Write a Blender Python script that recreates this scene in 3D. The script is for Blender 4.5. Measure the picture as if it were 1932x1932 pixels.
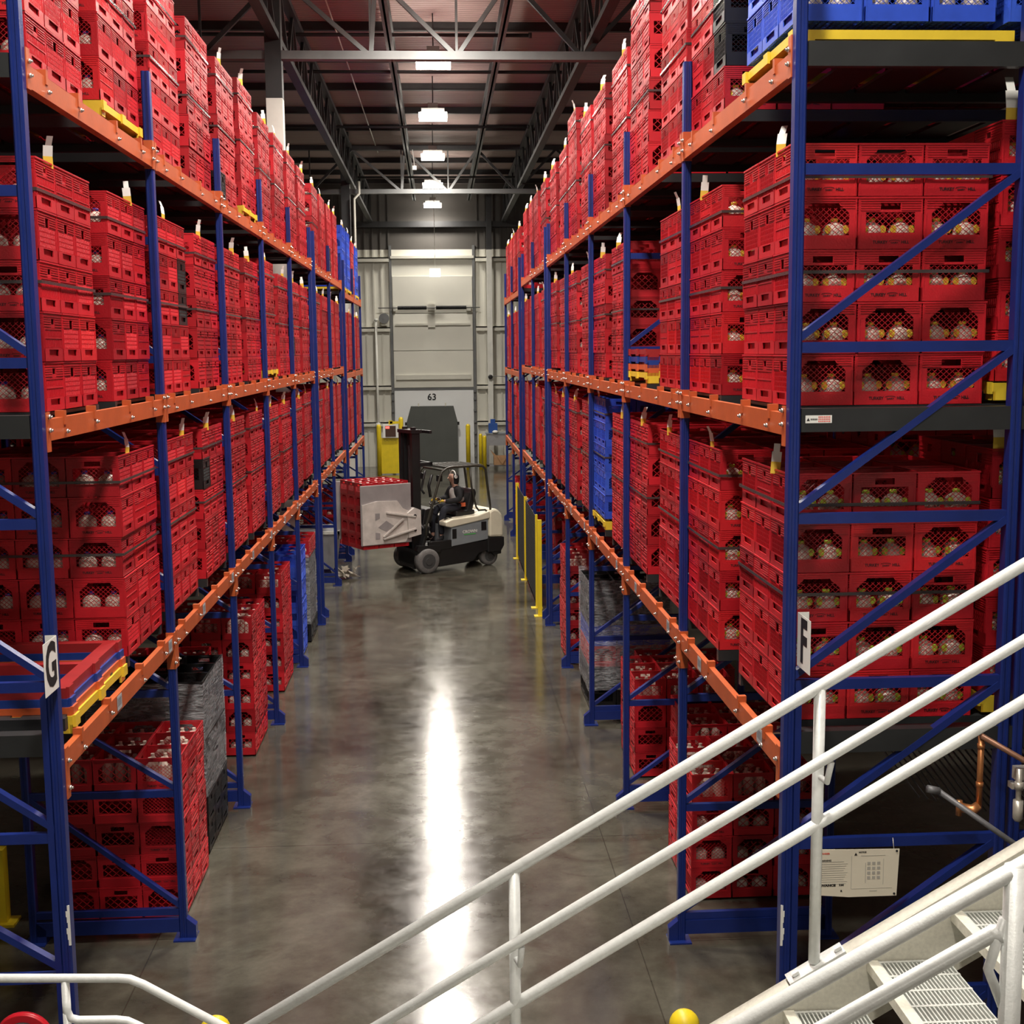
import bpy, math, random
from mathutils import Matrix, Vector
random.seed(7)
sc = bpy.context.scene
for o in list(bpy.data.objects): bpy.data.objects.remove(o)
COL = sc.collection

# ------------------------------------------------------------------ camera
CR = Vector((0.99826451, -0.05805661, -0.00986941))
CU = Vector((0.0171459, 0.12620641, 0.99185582))
CF = Vector((0.0563382, 0.99030368, -0.12698282))
FPX = 2373.7
CH = 4.5005
cam = bpy.data.cameras.new('camera'); camo = bpy.data.objects.new('camera', cam); COL.objects.link(camo)
cam.sensor_fit = 'HORIZONTAL'; cam.sensor_width = 36.0; cam.lens = FPX / 1932 * 36; cam.clip_start = 0.05; cam.clip_end = 200
camo.matrix_world = Matrix(((CR.x, CU.x, -CF.x, 0), (CR.y, CU.y, -CF.y, 0), (CR.z, CU.z, -CF.z, CH), (0, 0, 0, 1)))
sc.camera = camo
def project(x, y, z):
    d = Vector((x, y, z - CH)); w = d.dot(CF)
    if w < 0.1: return None
    return 966 + FPX * d.dot(CR) / w, 966 - FPX * d.dot(CU) / w

# ------------------------------------------------------------------ world and exposure
w = bpy.data.worlds.new('world'); sc.world = w; w.use_nodes = True
w.node_tree.nodes['Background'].inputs[0].default_value = (0.9, 0.85, 0.8, 1)
w.node_tree.nodes['Background'].inputs[1].default_value = 0.0
sc.view_settings.view_transform = 'Standard'; sc.view_settings.look = 'None'
sc.view_settings.gamma = 1; sc.view_settings.use_curve_mapping = False
sc.view_settings.exposure = 0.0
LAMP_Z = 10.06
LAMP_Y = [-6.5, -1.0, 4.0, 9.0, 14.0, 19.3, 25.15, 30.7, 36.9, 43.1, 48.9]
LAMP_W = 390
def area_lamp(x, y, z, watts, size=0.62, spread=158, color=(1.0, 0.93, 0.84)):
    l = bpy.data.lights.new('high_bay_lamp', 'AREA'); l.shape = 'RECTANGLE'; l.size = size * 1.1; l.size_y = size
    l.energy = watts; l.color = color; l.spread = math.radians(spread)
    o = bpy.data.objects.new('high_bay_lamp', l); COL.objects.link(o); o.location = (x, y, z)
    return o
for i, y in enumerate(LAMP_Y):
    if y > 48: area_lamp(-0.12, y, LAMP_Z - 0.13, LAMP_W * .26, spread=160)
    elif y < 0: area_lamp(0, y, LAMP_Z - 0.13, LAMP_W * .5)
    else: area_lamp(-0.005 * max(0, y - 25), y, LAMP_Z - 0.13, LAMP_W)

# ------------------------------------------------------------------ materials
def new_mat(name, col, rough=0.5, metal=0.0, spec=0.5, noise=0.0, nscale=8.0, bump=0.0, bscale=60.0, emis=None, estr=0.0, alpha=1.0, coat=0.0, rnd=None, trans=0.0):
    m = bpy.data.materials.new(name); m.use_nodes = True
    nt = m.node_tree; b = nt.nodes['Principled BSDF']
    b.inputs['Base Color'].default_value = (*col, 1); b.inputs['Roughness'].default_value = rough
    b.inputs['Metallic'].default_value = metal; b.inputs['Specular IOR Level'].default_value = spec
    b.inputs['Coat Weight'].default_value = coat; b.inputs['Alpha'].default_value = alpha
    b.inputs['Transmission Weight'].default_value = trans
    if emis: b.inputs['Emission Color'].default_value = (*emis, 1); b.inputs['Emission Strength'].default_value = estr
    src = None
    if rnd:
        oi = nt.nodes.new('ShaderNodeObjectInfo'); r = nt.nodes.new('ShaderNodeValToRGB')
        r.color_ramp.interpolation = 'LINEAR'
        r.color_ramp.elements[0].color = (*rnd[0], 1); r.color_ramp.elements[1].color = (*rnd[-1], 1)
        for k in range(1, len(rnd) - 1):
            e = r.color_ramp.elements.new(k / (len(rnd) - 1)); e.color = (*rnd[k], 1)
        nt.links.new(oi.outputs['Random'], r.inputs[0]); src = r.outputs[0]
    if noise > 0:
        tc = nt.nodes.new('ShaderNodeTexCoord'); n = nt.nodes.new('ShaderNodeTexNoise')
        n.inputs['Scale'].default_value = nscale; n.inputs['Detail'].default_value = 6
        nt.links.new(tc.outputs['Object'], n.inputs['Vector'])
        mr = nt.nodes.new('ShaderNodeMapRange'); mr.inputs[1].default_value = .25; mr.inputs[2].default_value = .75
        mr.inputs[3].default_value = 1 - noise; mr.inputs[4].default_value = 1 + noise * .5
        nt.links.new(n.outputs[0], mr.inputs[0])
        mx = nt.nodes.new('ShaderNodeMix'); mx.data_type = 'RGBA'; mx.blend_type = 'MULTIPLY'; mx.inputs[0].default_value = 1
        if src: nt.links.new(src, mx.inputs[6])
        else: mx.inputs[6].default_value = (*col, 1)
        nt.links.new(mr.outputs[0], mx.inputs[7]); src = mx.outputs[2]
    if src: nt.links.new(src, b.inputs['Base Color'])
    if bump > 0:
        tc = nt.nodes.new('ShaderNodeTexCoord'); n = nt.nodes.new('ShaderNodeTexNoise')
        n.inputs['Scale'].default_value = bscale; n.inputs['Detail'].default_value = 4
        nt.links.new(tc.outputs['Object'], n.inputs['Vector'])
        bp = nt.nodes.new('ShaderNodeBump'); bp.inputs['Strength'].default_value = bump; bp.inputs['Distance'].default_value = 0.01
        nt.links.new(n.outputs[0], bp.inputs['Height']); nt.links.new(bp.outputs[0], b.inputs['Normal'])
    return m
RED = new_mat('red_crate_plastic', (.52, .012, .022), .36, bump=.15, bscale=90, noise=.12, nscale=14,
              rnd=[(.33, .007, .014), (.48, .011, .020), (.56, .014, .024), (.46, .011, .020), (.62, .018, .024)])
RED_A = new_mat('red_crate_plastic_bright', (.56, .014, .024), .38, noise=.2, nscale=3)
RED_B = new_mat('red_crate_plastic_mid', (.47, .011, .02), .38, noise=.2, nscale=3)
RED_C = new_mat('red_crate_plastic_dark', (.36, .008, .014), .4, noise=.2, nscale=3)
BLU = new_mat('blue_crate_plastic', (.03, .09, .62), .38, noise=.15, nscale=14, rnd=[(.02, .06, .5), (.05, .13, .7)])
BLU_A = new_mat('blue_crate_plastic_plain', (.03, .09, .62), .38, noise=.15)
BLK = new_mat('black_crate_plastic', (.012, .012, .013), .35, noise=.2, nscale=10)
RACKB = new_mat('blue_rack_paint', (.008, .023, .165), .36, noise=.18, nscale=5, bump=.08, bscale=40)
ORA = new_mat('orange_beam_paint', (.52, .105, .028), .42, noise=.16, nscale=6, bump=.08, bscale=40)
BOLT = new_mat('zinc_bolt', (.75, .72, .68), .25, metal=.9)
DARKM = new_mat('dark_steel', (.028, .030, .032), .45, metal=.2, noise=.3, nscale=4)
WHITE_PAPER = new_mat('white_paper', (.82, .82, .78), .7)
YEL_PAPER = new_mat('yellow_paper', (.75, .50, .05), .7)
BLACK = new_mat('black_ink', (.01, .01, .011), .6)
INK_RED = new_mat('dark_lettering', (.035, .006, .008), .6)
STRAP = new_mat('strapping', (.06, .045, .045), .22, spec=.8)
YEL = new_mat('yellow_paint', (.80, .60, .02), .4, noise=.12, nscale=5)
YPLAS = new_mat('yellow_pallet_plastic', (.78, .56, .04), .42, noise=.12, nscale=8)
OPLAS = new_mat('orange_pallet_plastic', (.62, .11, .03), .42, noise=.15, nscale=8)
BPLAS = new_mat('blue_pallet_plastic', (.012, .045, .26), .4, noise=.15, nscale=8)
RPLAS = new_mat('red_pallet_plastic', (.34, .018, .02), .42, noise=.2, nscale=8)
GALV = new_mat('galvanised_steel', (.80, .82, .80), .42, metal=.12, noise=.10, nscale=30, bump=.12, bscale=120)
GALVD = new_mat('galvanised_grating', (.66, .68, .64), .45, metal=.15, noise=.2, nscale=30)
NOSE = new_mat('pale_nosing', (.72, .70, .60), .7, noise=.15, nscale=60)
MILK = new_mat('milk_jug_plastic', (.66, .56, .48), .35, noise=.05)
JCAP = {'y': new_mat('yellow_label', (.85, .62, .05), .45), 'g': new_mat('green_label', (.50, .70, .06), .45), 'w': new_mat('white_label', (.8, .76, .7), .4), 'b': new_mat('blue_cap', (.05, .06, .45), .4)}
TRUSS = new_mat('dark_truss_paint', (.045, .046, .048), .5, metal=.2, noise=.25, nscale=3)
TRUSSG = new_mat('grey_and_lamplit_truss_paint', (.16, .165, .165), .5, metal=.2, noise=.2, nscale=3)  # plain grey steel; on the trusses a lighter tone imitating lamplight
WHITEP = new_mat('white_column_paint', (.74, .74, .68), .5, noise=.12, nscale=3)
CREAM = new_mat('cream_truck_paint', (.78, .74, .58), .4, noise=.08, nscale=6)
GREYP = new_mat('grey_truck_paint', (.25, .28, .30), .4, noise=.1, nscale=6)
BLKP = new_mat('black_truck_paint', (.014, .014, .015), .4, noise=.2, nscale=6)
OLIVE = new_mat('dark_guard_tube', (.035, .034, .026), .35)
RUBBER = new_mat('worn_grey_tyre', (.16, .155, .15), .85, noise=.25, nscale=20)
RUBBERD = new_mat('dark_rubber', (.05, .05, .05), .8)
CLAMP = new_mat('scuffed_clamp_paint', (.62, .58, .54), .55, noise=.22, nscale=7)
CLAMPD = new_mat('grey_clamp_face', (.30, .28, .28), .6, noise=.15, nscale=5)
SKIN = new_mat('skin', (.55, .32, .24), .55)
NAVY = new_mat('dark_navy_cloth', (.018, .02, .03), .9, noise=.2, nscale=20)
CHARC = new_mat('black_cloth', (.012, .012, .014), .9, noise=.2, nscale=20)
VEST = new_mat('pale_grey_vest', (.55, .52, .50), .85, noise=.15, nscale=20)
GLOVE = new_mat('yellow_glove', (.62, .42, .04), .8, noise=.2, nscale=30)
ORNG = new_mat('orange_tag', (.8, .16, .06), .6)
COPPER = new_mat('copper_pipe_metal', (.62, .26, .10), .35, metal=.7, noise=.25, nscale=20)
BRASS = new_mat('brownish_pipe', (.30, .15, .09), .45, metal=.4, noise=.25, nscale=20)
SILVER = new_mat('silver_fitting', (.72, .68, .60), .35, metal=.6, noise=.1, nscale=30)
GREYPIPE = new_mat('grey_pipe', (.20, .20, .21), .5, metal=.3, noise=.2, nscale=20)
STAINL = new_mat('stainless_sheet', (.45, .46, .48), .35, metal=.6, noise=.1)
CARD = new_mat('cardboard', (.42, .24, .12), .8, noise=.15, nscale=10)
BROWNB = new_mat('dark_brown_box', (.07, .03, .02), .6)
LENS = new_mat('lamp_lens', (.9, .9, .85), .4, emis=(1.0, .93, .82), estr=42)
LENS2 = new_mat('small_lamp_lens', (.9, .9, .85), .4, emis=(1.0, .95, .85), estr=2.2)
SCREEN_RED = new_mat('red_indicator_light', (.6, .05, .05), .4, emis=(1, .08, .06), estr=3)
HOUSE = new_mat('lamp_housing', (.35, .34, .32), .5)
DOORG = new_mat('dark_grey_door', (.085, .092, .085), .6, noise=.15, nscale=1.5)
DOORW = new_mat('white_door_panel', (.80, .82, .82), .4, noise=.04, nscale=1)
PANEL = new_mat('white_wall_panel', (.72, .71, .63), .55, noise=.08, nscale=.7)
RIBM = new_mat('white_girt_paint', (.66, .65, .57), .55, noise=.08, nscale=2)
BLUEP = new_mat('blue_tote_plastic', (.02, .08, .32), .4)
MESHM = new_mat('dark_guard_mesh', (.03, .03, .03), .6)

def film_mat():
    m = bpy.data.materials.new('shrink_wrap_film'); m.use_nodes = True; nt = m.node_tree
    b = nt.nodes['Principled BSDF']; out = nt.nodes['Material Output']
    b.inputs['Base Color'].default_value = (.75, .78, .82, 1); b.inputs['Roughness'].default_value = .18
    b.inputs['Specular IOR Level'].default_value = .9
    tr = nt.nodes.new('ShaderNodeBsdfTransparent'); mx = nt.nodes.new('ShaderNodeMixShader')
    n = nt.nodes.new('ShaderNodeTexNoise'); n.inputs['Scale'].default_value = 7; n.inputs['Detail'].default_value = 5; n.inputs['Distortion'].default_value = 1.5
    tc = nt.nodes.new('ShaderNodeTexCoord'); mp = nt.nodes.new('ShaderNodeMapping'); mp.inputs['Rotation'].default_value = (.6, .3, 0); mp.inputs['Scale'].default_value = (1, 1, 4)
    nt.links.new(tc.outputs['Object'], mp.inputs[0]); nt.links.new(mp.outputs[0], n.inputs['Vector'])
    mr = nt.nodes.new('ShaderNodeMapRange'); mr.inputs[1].default_value = .35; mr.inputs[2].default_value = .7; mr.inputs[3].default_value = .12; mr.inputs[4].default_value = .5
    nt.links.new(n.outputs[0], mr.inputs[0]); nt.links.new(mr.outputs[0], mx.inputs[0])
    bp = nt.nodes.new('ShaderNodeBump'); bp.inputs['Strength'].default_value = .8; bp.inputs['Distance'].default_value = .03
    nt.links.new(n.outputs[0], bp.inputs['Height']); nt.links.new(bp.outputs[0], b.inputs['Normal'])
    nt.links.new(tr.outputs[0], mx.inputs[1]); nt.links.new(b.outputs[0], mx.inputs[2]); nt.links.new(mx.outputs[0], out.inputs[0])
    return m
FILM = film_mat()

def floor_mat():
    m = bpy.data.materials.new('polished_concrete'); m.use_nodes = True; nt = m.node_tree; N = nt.nodes.new; L = nt.links.new
    b = nt.nodes['Principled BSDF']; tc = N('ShaderNodeTexCoord')
    n1 = N('ShaderNodeTexNoise'); n1.inputs['Scale'].default_value = .55; n1.inputs['Detail'].default_value = 9; n1.inputs['Roughness'].default_value = .62; n1.inputs['Distortion'].default_value = .5
    n2 = N('ShaderNodeTexNoise'); n2.inputs['Scale'].default_value = 3.2; n2.inputs['Detail'].default_value = 8; n2.inputs['Roughness'].default_value = .7
    n3 = N('ShaderNodeTexNoise'); n3.inputs['Scale'].default_value = 1.3; n3.inputs['Detail'].default_value = 6; n3.inputs['Distortion'].default_value = 1.6
    for n in (n1, n2, n3): L(tc.outputs['Object'], n.inputs['Vector'])
    r1 = N('ShaderNodeValToRGB'); e = r1.color_ramp.elements
    e[0].position = .30; e[0].color = (.030, .025, .019, 1); e[1].position = .70; e[1].color = (.135, .130, .102, 1)
    k = r1.color_ramp.elements.new(.5); k.color = (.078, .072, .055, 1)
    L(n1.outputs[0], r1.inputs[0])
    r2 = N('ShaderNodeMapRange'); r2.inputs[1].default_value = .3; r2.inputs[2].default_value = .7; r2.inputs[3].default_value = .72; r2.inputs[4].default_value = 1.18
    L(n2.outputs[0], r2.inputs[0])
    mx = N('ShaderNodeMix'); mx.data_type = 'RGBA'; mx.blend_type = 'MULTIPLY'; mx.inputs[0].default_value = 1
    L(r1.outputs[0], mx.inputs[6]); L(r2.outputs[0], mx.inputs[7])
    # darker worn patches
    r3 = N('ShaderNodeMapRange'); r3.inputs[1].default_value = .55; r3.inputs[2].default_value = .75; r3.inputs[3].default_value = 0; r3.inputs[4].default_value = .65
    L(n3.outputs[0], r3.inputs[0])
    mx2 = N('ShaderNodeMix'); mx2.data_type = 'RGBA'; mx2.inputs[7].default_value = (.042, .029, .020, 1)
    L(r3.outputs[0], mx2.inputs[0]); L(mx.outputs[2], mx2.inputs[6])
    # saw-cut joints
    sp = N('ShaderNodeSeparateXYZ'); L(tc.outputs['Object'], sp.inputs[0])
    def joint(axis, off, period, wd):
        a = N('ShaderNodeMath'); a.operation = 'SUBTRACT'; L(sp.outputs[axis], a.inputs[0]); a.inputs[1].default_value = off
        p = N('ShaderNodeMath'); p.operation = 'PINGPONG'; L(a.outputs[0], p.inputs[0]); p.inputs[1].default_value = period
        c = N('ShaderNodeMath'); c.operation = 'LESS_THAN'; L(p.outputs[0], c.inputs[0]); c.inputs[1].default_value = wd
        return c.outputs[0]
    j1 = joint('X', -2.25, 1.85, .005); j2 = joint('Y', 11.2, 2.9, .006)
    mxj = N('ShaderNodeMath'); mxj.operation = 'MAXIMUM'; L(j1, mxj.inputs[0]); L(j2, mxj.inputs[1])
    js = N('ShaderNodeMath'); js.operation = 'MULTIPLY'; js.inputs[1].default_value = .55; L(mxj.outputs[0], js.inputs[0])
    mx3 = N('ShaderNodeMix'); mx3.data_type = 'RGBA'; mx3.inputs[7].default_value = (.022, .018, .014, 1)
    L(js.outputs[0], mx3.inputs[0]); L(mx2.outputs[2], mx3.inputs[6]); L(mx3.outputs[2], b.inputs['Base Color'])
    rr = N('ShaderNodeMapRange'); rr.inputs[1].default_value = .3; rr.inputs[2].default_value = .7; rr.inputs[3].default_value = .10; rr.inputs[4].default_value = .19
    L(n2.outputs[0], rr.inputs[0]); L(rr.outputs[0], b.inputs['Roughness'])
    b.inputs['Specular IOR Level'].default_value = .5
    bp = N('ShaderNodeBump'); bp.inputs['Strength'].default_value = .04; bp.inputs['Distance'].default_value = .02
    L(n2.outputs[0], bp.inputs['Height']); L(bp.outputs[0], b.inputs['Normal'])
    return m
def deck_mat():
    m = bpy.data.materials.new('corrugated_roof_deck'); m.use_nodes = True; nt = m.node_tree; N = nt.nodes.new; L = nt.links.new
    b = nt.nodes['Principled BSDF']; b.inputs['Roughness'].default_value = .6
    tc = N('ShaderNodeTexCoord'); wv = N('ShaderNodeTexWave'); wv.bands_direction = 'Y'; wv.inputs['Scale'].default_value = 2.1
    L(tc.outputs['Object'], wv.inputs['Vector'])
    r = N('ShaderNodeValToRGB'); r.color_ramp.elements[0].color = (.38, .27, .25, 1); r.color_ramp.elements[1].color = (.52, .39, .36, 1)
    L(wv.outputs[1], r.inputs[0]); L(r.outputs[0], b.inputs['Base Color'])
    bp = N('ShaderNodeBump'); bp.inputs['Strength'].default_value = .6; bp.inputs['Distance'].default_value = .03; L(wv.outputs[1], bp.inputs['Height']); L(bp.outputs[0], b.inputs['Normal'])
    return m
FLOORM = floor_mat(); DECKM = deck_mat()

# ------------------------------------------------------------------ mesh helpers
class MB:
    def __init__(s): s.v = []; s.f = []; s.m = []; s.cur = 0; s.smooth = False; s.sm = []
    def add(s, vs, fs, mi=None):
        o = len(s.v); s.v += [tuple(p) for p in vs]
        for f in fs: s.f.append(tuple(i + o for i in f)); s.m.append(s.cur if mi is None else mi); s.sm.append(s.smooth)
        return s
    def box(s, x0, x1, y0, y1, z0, z1, mi=None):
        if x0 > x1: x0, x1 = x1, x0
        if y0 > y1: y0, y1 = y1, y0
        if z0 > z1: z0, z1 = z1, z0
        return s.add([(x0, y0, z0), (x1, y0, z0), (x1, y1, z0), (x0, y1, z0), (x0, y0, z1), (x1, y0, z1), (x1, y1, z1), (x0, y1, z1)],
                     [(0, 3, 2, 1), (4, 5, 6, 7), (0, 1, 5, 4), (1, 2, 6, 5), (2, 3, 7, 6), (3, 0, 4, 7)], mi)
    def bar(s, p, q, w, h, up=(0, 0, 1), mi=None):
        p = Vector(p); q = Vector(q); d = (q - p).normalized(); u = Vector(up)
        if abs(d.dot(u)) > .98: u = Vector((0, 1, 0))
        r = d.cross(u).normalized() * (w / 2); u2 = r.cross(d).normalized() * (h / 2)
        vs = [p - r - u2, p + r - u2, p + r + u2, p - r + u2, q - r - u2, q + r - u2, q + r + u2, q - r + u2]
        return s.add(vs, [(0, 3, 2, 1), (4, 5, 6, 7), (0, 1, 5, 4), (1, 2, 6, 5), (2, 3, 7, 6), (3, 0, 4, 7)], mi)
    def tube(s, pts, r, n=12, mi=None, cap=True):
        pts = [Vector(p) for p in pts]; rs = r if isinstance(r, (list, tuple)) else [r] * len(pts)
        vs = []; fs = []; prev = None
        for i, p in enumerate(pts):
            if i == 0: d = pts[1] - pts[0]
            elif i == len(pts) - 1: d = pts[-1] - pts[-2]
            else: d = (pts[i + 1] - p).normalized() + (p - pts[i - 1]).normalized()
            d.normalize()
            if prev is None:
                a = Vector((0, 0, 1)) if abs(d.z) < .9 else Vector((0, 1, 0)); u = d.cross(a).normalized()
            else: u = (prev - d * prev.dot(d)).normalized()
            prev = u; v = d.cross(u)
            for k in range(n):
                t = 2 * math.pi * k / n; vs.append(p + (u * math.cos(t) + v * math.sin(t)) * rs[i])
        for i in range(len(pts) - 1):
            for k in range(n):
                a = i * n + k; b = i * n + (k + 1) % n; fs.append((a, b, b + n, a + n))
        if cap: fs.append(tuple(range(n - 1, -1, -1))); fs.append(tuple((len(pts) - 1) * n + k for k in range(n)))
        o = s.smooth; s.smooth = True; s.add(vs, fs, mi); s.smooth = o
        return s
    def lathe(s, prof, c=(0, 0, 0), axis='z', n=20, mi=None):
        # prof: list of (r, h)
        vs = []; fs = []
        for (r, h) in prof:
            for k in range(n):
                t = 2 * math.pi * k / n; a, b = r * math.cos(t), r * math.sin(t)
                vs.append({'z': (c[0] + a, c[1] + b, c[2] + h), 'y': (c[0] + a, c[1] + h, c[2] + b), 'x': (c[0] + h, c[1] + a, c[2] + b)}[axis])
        for i in range(len(prof) - 1):
            for k in range(n):
                a = i * n + k; b = i * n + (k + 1) % n; fs.append((a, b, b + n, a + n))
        fs.append(tuple(range(n - 1, -1, -1))); fs.append(tuple((len(prof) - 1) * n + k for k in range(n)))
        o = s.smooth; s.smooth = True; s.add(vs, fs, mi); s.smooth = o; s.sm[-1] = False; s.sm[-2] = False
        return s
    def prism(s, poly, a0, a1, axis='y', mi=None):
        # poly in the two other coordinates, extruded along axis
        n = len(poly)
        def P(p, a): return {'y': (p[0], a, p[1]), 'x': (a, p[0], p[1]), 'z': (p[0], p[1], a)}[axis]
        vs = [P(p, a0) for p in poly] + [P(p, a1) for p in poly]
        fs = [tuple(range(n)), tuple(range(2 * n - 1, n - 1, -1))] + [(i, i + n, (i + 1) % n + n, (i + 1) % n) for i in range(n)]
        return s.add(vs, fs, mi)
    def mesh(s, name, mats):
        me = bpy.data.meshes.new(name); me.from_pydata(s.v, [], s.f)
        for m in (mats if isinstance(mats, (list, tuple)) else [mats]): me.materials.append(m)
        me.polygons.foreach_set('material_index', s.m); me.polygons.foreach_set('use_smooth', s.sm)
        me.update()
        import bmesh
        bm = bmesh.new(); bm.from_mesh(me); bmesh.ops.recalc_face_normals(bm, faces=bm.faces); bm.to_mesh(me); bm.free()
        return me
def link(name, me, parent=None, loc=None, rot=None):
    o = bpy.data.objects.new(name, me); COL.objects.link(o)
    if parent is not None: o.parent = parent
    if loc is not None: o.location = loc
    if rot is not None: o.rotation_euler = rot
    return o
def part(name, mb, mats, parent, label=None):
    o = link(name, mb.mesh(name, mats), parent)
    if label: o['label'] = label
    return o
def tag(o, label, cat, group=None, kind=None):
    o['label'] = label; o['category'] = cat
    if group: o['group'] = group
    if kind: o['kind'] = kind
    return o
def thing(name, label, cat, loc=(0, 0, 0), rz=0, group=None):
    o = bpy.data.objects.new(name, None); COL.objects.link(o); o.location = loc; o.rotation_euler = (0, 0, rz); o.empty_display_size = .1
    return tag(o, label, cat, group)
def single(name, mb, mats, label, cat, loc=(0, 0, 0), rz=0, group=None, kind=None):
    o = link(name, mb.mesh(name, mats), None, loc, (0, 0, rz)); return tag(o, label, cat, group, kind)
def struct(name, mb, mats):
    o = link(name, mb.mesh(name, mats)); o['kind'] = 'structure'; return o
def dup(root, loc, rz=None, label=None, group=None):
    r = root.copy(); COL.objects.link(r); r.location = loc
    if rz is not None: r.rotation_euler = (0, 0, rz)
    if label: r['label'] = label
    if group: r['group'] = group
    for ch in list(root.children):
        c = ch.copy(); COL.objects.link(c); c.parent = r
        for g in list(ch.children):
            d = g.copy(); COL.objects.link(d); d.parent = c
    return r
def bevel(o, wd=.004, seg=2):
    b = o.modifiers.new('bevel', 'BEVEL'); b.width = wd; b.segments = seg; b.limit_method = 'ANGLE'; return o
def text_mesh(s, size, ext=.0008, mat=None, bold=0.0, sx=1.0):
    c = bpy.data.curves.new('lettering', 'FONT'); c.body = s; c.size = size; c.extrude = ext; c.offset = bold
    c.align_x = 'CENTER'; c.align_y = 'CENTER'; c.resolution_u = 3
    o = bpy.data.objects.new('tmp', c); COL.objects.link(o)
    bpy.context.view_layer.update()
    dg = bpy.context.evaluated_depsgraph_get()
    me = bpy.data.meshes.new_from_object(o.evaluated_get(dg))
    bpy.data.objects.remove(o); bpy.data.curves.remove(c)
    if sx != 1.0:
        for v in me.vertices: v.co.x *= sx
    me.materials.clear()
    me.materials.append(mat or BLACK)
    return me
ORD = ['nearest', 'second', 'third', 'fourth', 'fifth', 'sixth', 'seventh', 'eighth', 'ninth', 'tenth', 'eleventh', 'twelfth', 'thirteenth', 'fourteenth', 'fifteenth', 'sixteenth', 'seventeenth', 'eighteenth']

# ------------------------------------------------------------------ rack geometry constants
XL, XR = -2.02, 1.755            # aisle faces
H = [0, 2.297, 4.06, 5.83]       # beam bottoms
BEAM_H = .112
FR = {'R': [[6.30, 9.12, 11.97, 14.77, 17.57, 20.36], [20.92, 23.80, 26.62], [27.62, 30.5, 33.4]],
      'L': [[6.60, 9.46, 12.32, 15.15, 17.97, 20.80], [21.42, 24.32, 27.2], [28.1, 31.0, 33.9]]}
SIDEW = {'R': 'right rack', 'L': 'left rack'}
SGN = {'R': 1, 'L': -1}
DROP = .13                        # the farthest rack section stands a little lower

# ------------------------------------------------------------------ room shell
WALL_Y = 50.0
ROOF = 10.95
struct('floor', MB().box(-16, 16, -9, 50.2, -.2, 0), FLOORM)
struct('ceiling', MB().box(-16, 16, -9, 50.2, ROOF, ROOF + .1), DECKM)
struct('wall_left', MB().box(-16.2, -16, -9, 50.2, 0, ROOF), PANEL)
struct('wall_right', MB().box(16, 16.2, -9, 50.2, 0, ROOF), PANEL)
struct('wall_front', MB().box(-16, 16, -9.2, -9, 0, ROOF), PANEL)
UPW = 8.45
DARKWALL = new_mat('dark_upper_wall_paint', (.085, .078, .070), .6, noise=.15, nscale=1)
struct('wall_back', MB().box(-16, 16, WALL_Y, WALL_Y + .2, 0, UPW, 0).box(-16, 16, WALL_Y, WALL_Y + .2, UPW, ROOF, 1), [PANEL, DARKWALL])
# vertical liner ribs and girts on the back wall
mb = MB(); x = -9.6
while x < 9.7:
    if not (-1.8 < x < 1.5): mb.box(x - .035, x + .035, WALL_Y - .05, WALL_Y, 0, UPW, 0).box(x - .035, x + .035, WALL_Y - .05, WALL_Y, UPW, ROOF - .4, 1)
    x += .31
struct('trim_1', mb, [RIBM, DARKWALL])
mb = MB()
for z in (1.72, 3.15, 5.42, 8.1):
    for a, b in ((-9.8, -1.86), (1.5, 9.8)):
        mb.box(a, b, WALL_Y - .2, WALL_Y - .051, z, z + .05); mb.box(a, b, WALL_Y - .2, WALL_Y - .16, z - .12, z + .05)
mb.box(-1.8, 1.44, WALL_Y - .16, WALL_Y - .01, 8.1, 8.2)
struct('trim_2', mb, RIBM)
struct('trim_3', MB().box(-9.8, 9.8, WALL_Y - .3, WALL_Y - .05, 9.28, 9.5), TRUSS)

# ------------------------------------------------------------------ dock door
DY = WALL_Y
# frame
mb = MB(); mb.box(-1.86, -1.76, DY - .12, DY - .001, 0, 8.6); mb.box(1.38, 1.48, DY - .12, DY - .001, 0, 8.6)
mb.box(-1.76, 1.38, DY - .10, DY - .02, 2.99, 3.09)
struct('trim_4', mb, TRUSSG)
d = link('door_1', MB().box(-1.75, 1.37, DY - .10, DY - .005, 0, 2.985).mesh('door_1', DOORW)); d['kind'] = 'structure'; bevel(d, .01)
nm = link('door_number', text_mesh('63', .36, .004, BLACK, .006), d, (-.28, DY - .106, 2.72), (math.pi / 2, 0, 0)); nm['label'] = 'black number 63'
mb = MB()
for z in (3.1, 4.55, 6.0):
    mb.box(-1.75, 1.37, DY - .09, DY - .005, z, z + 1.43)
d2 = link('door_2', mb.mesh('door_2', PANEL)); d2['kind'] = 'structure'; bevel(d2, .012)
part('door_rib', MB().box(-1.65, 1.27, DY - .17, DY - .09, 3.42, 3.60).box(-1.65, 1.27, DY - .17, DY - .09, 5.52, 5.60), RIBM, d2)
part('centre_bracket', MB().box(-.38, -.10, DY - .2, DY - .09, 5.45, 6.35).box(-.34, -.14, DY - .26, DY - .2, 6.0, 6.4), RIBM, d2)
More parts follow.
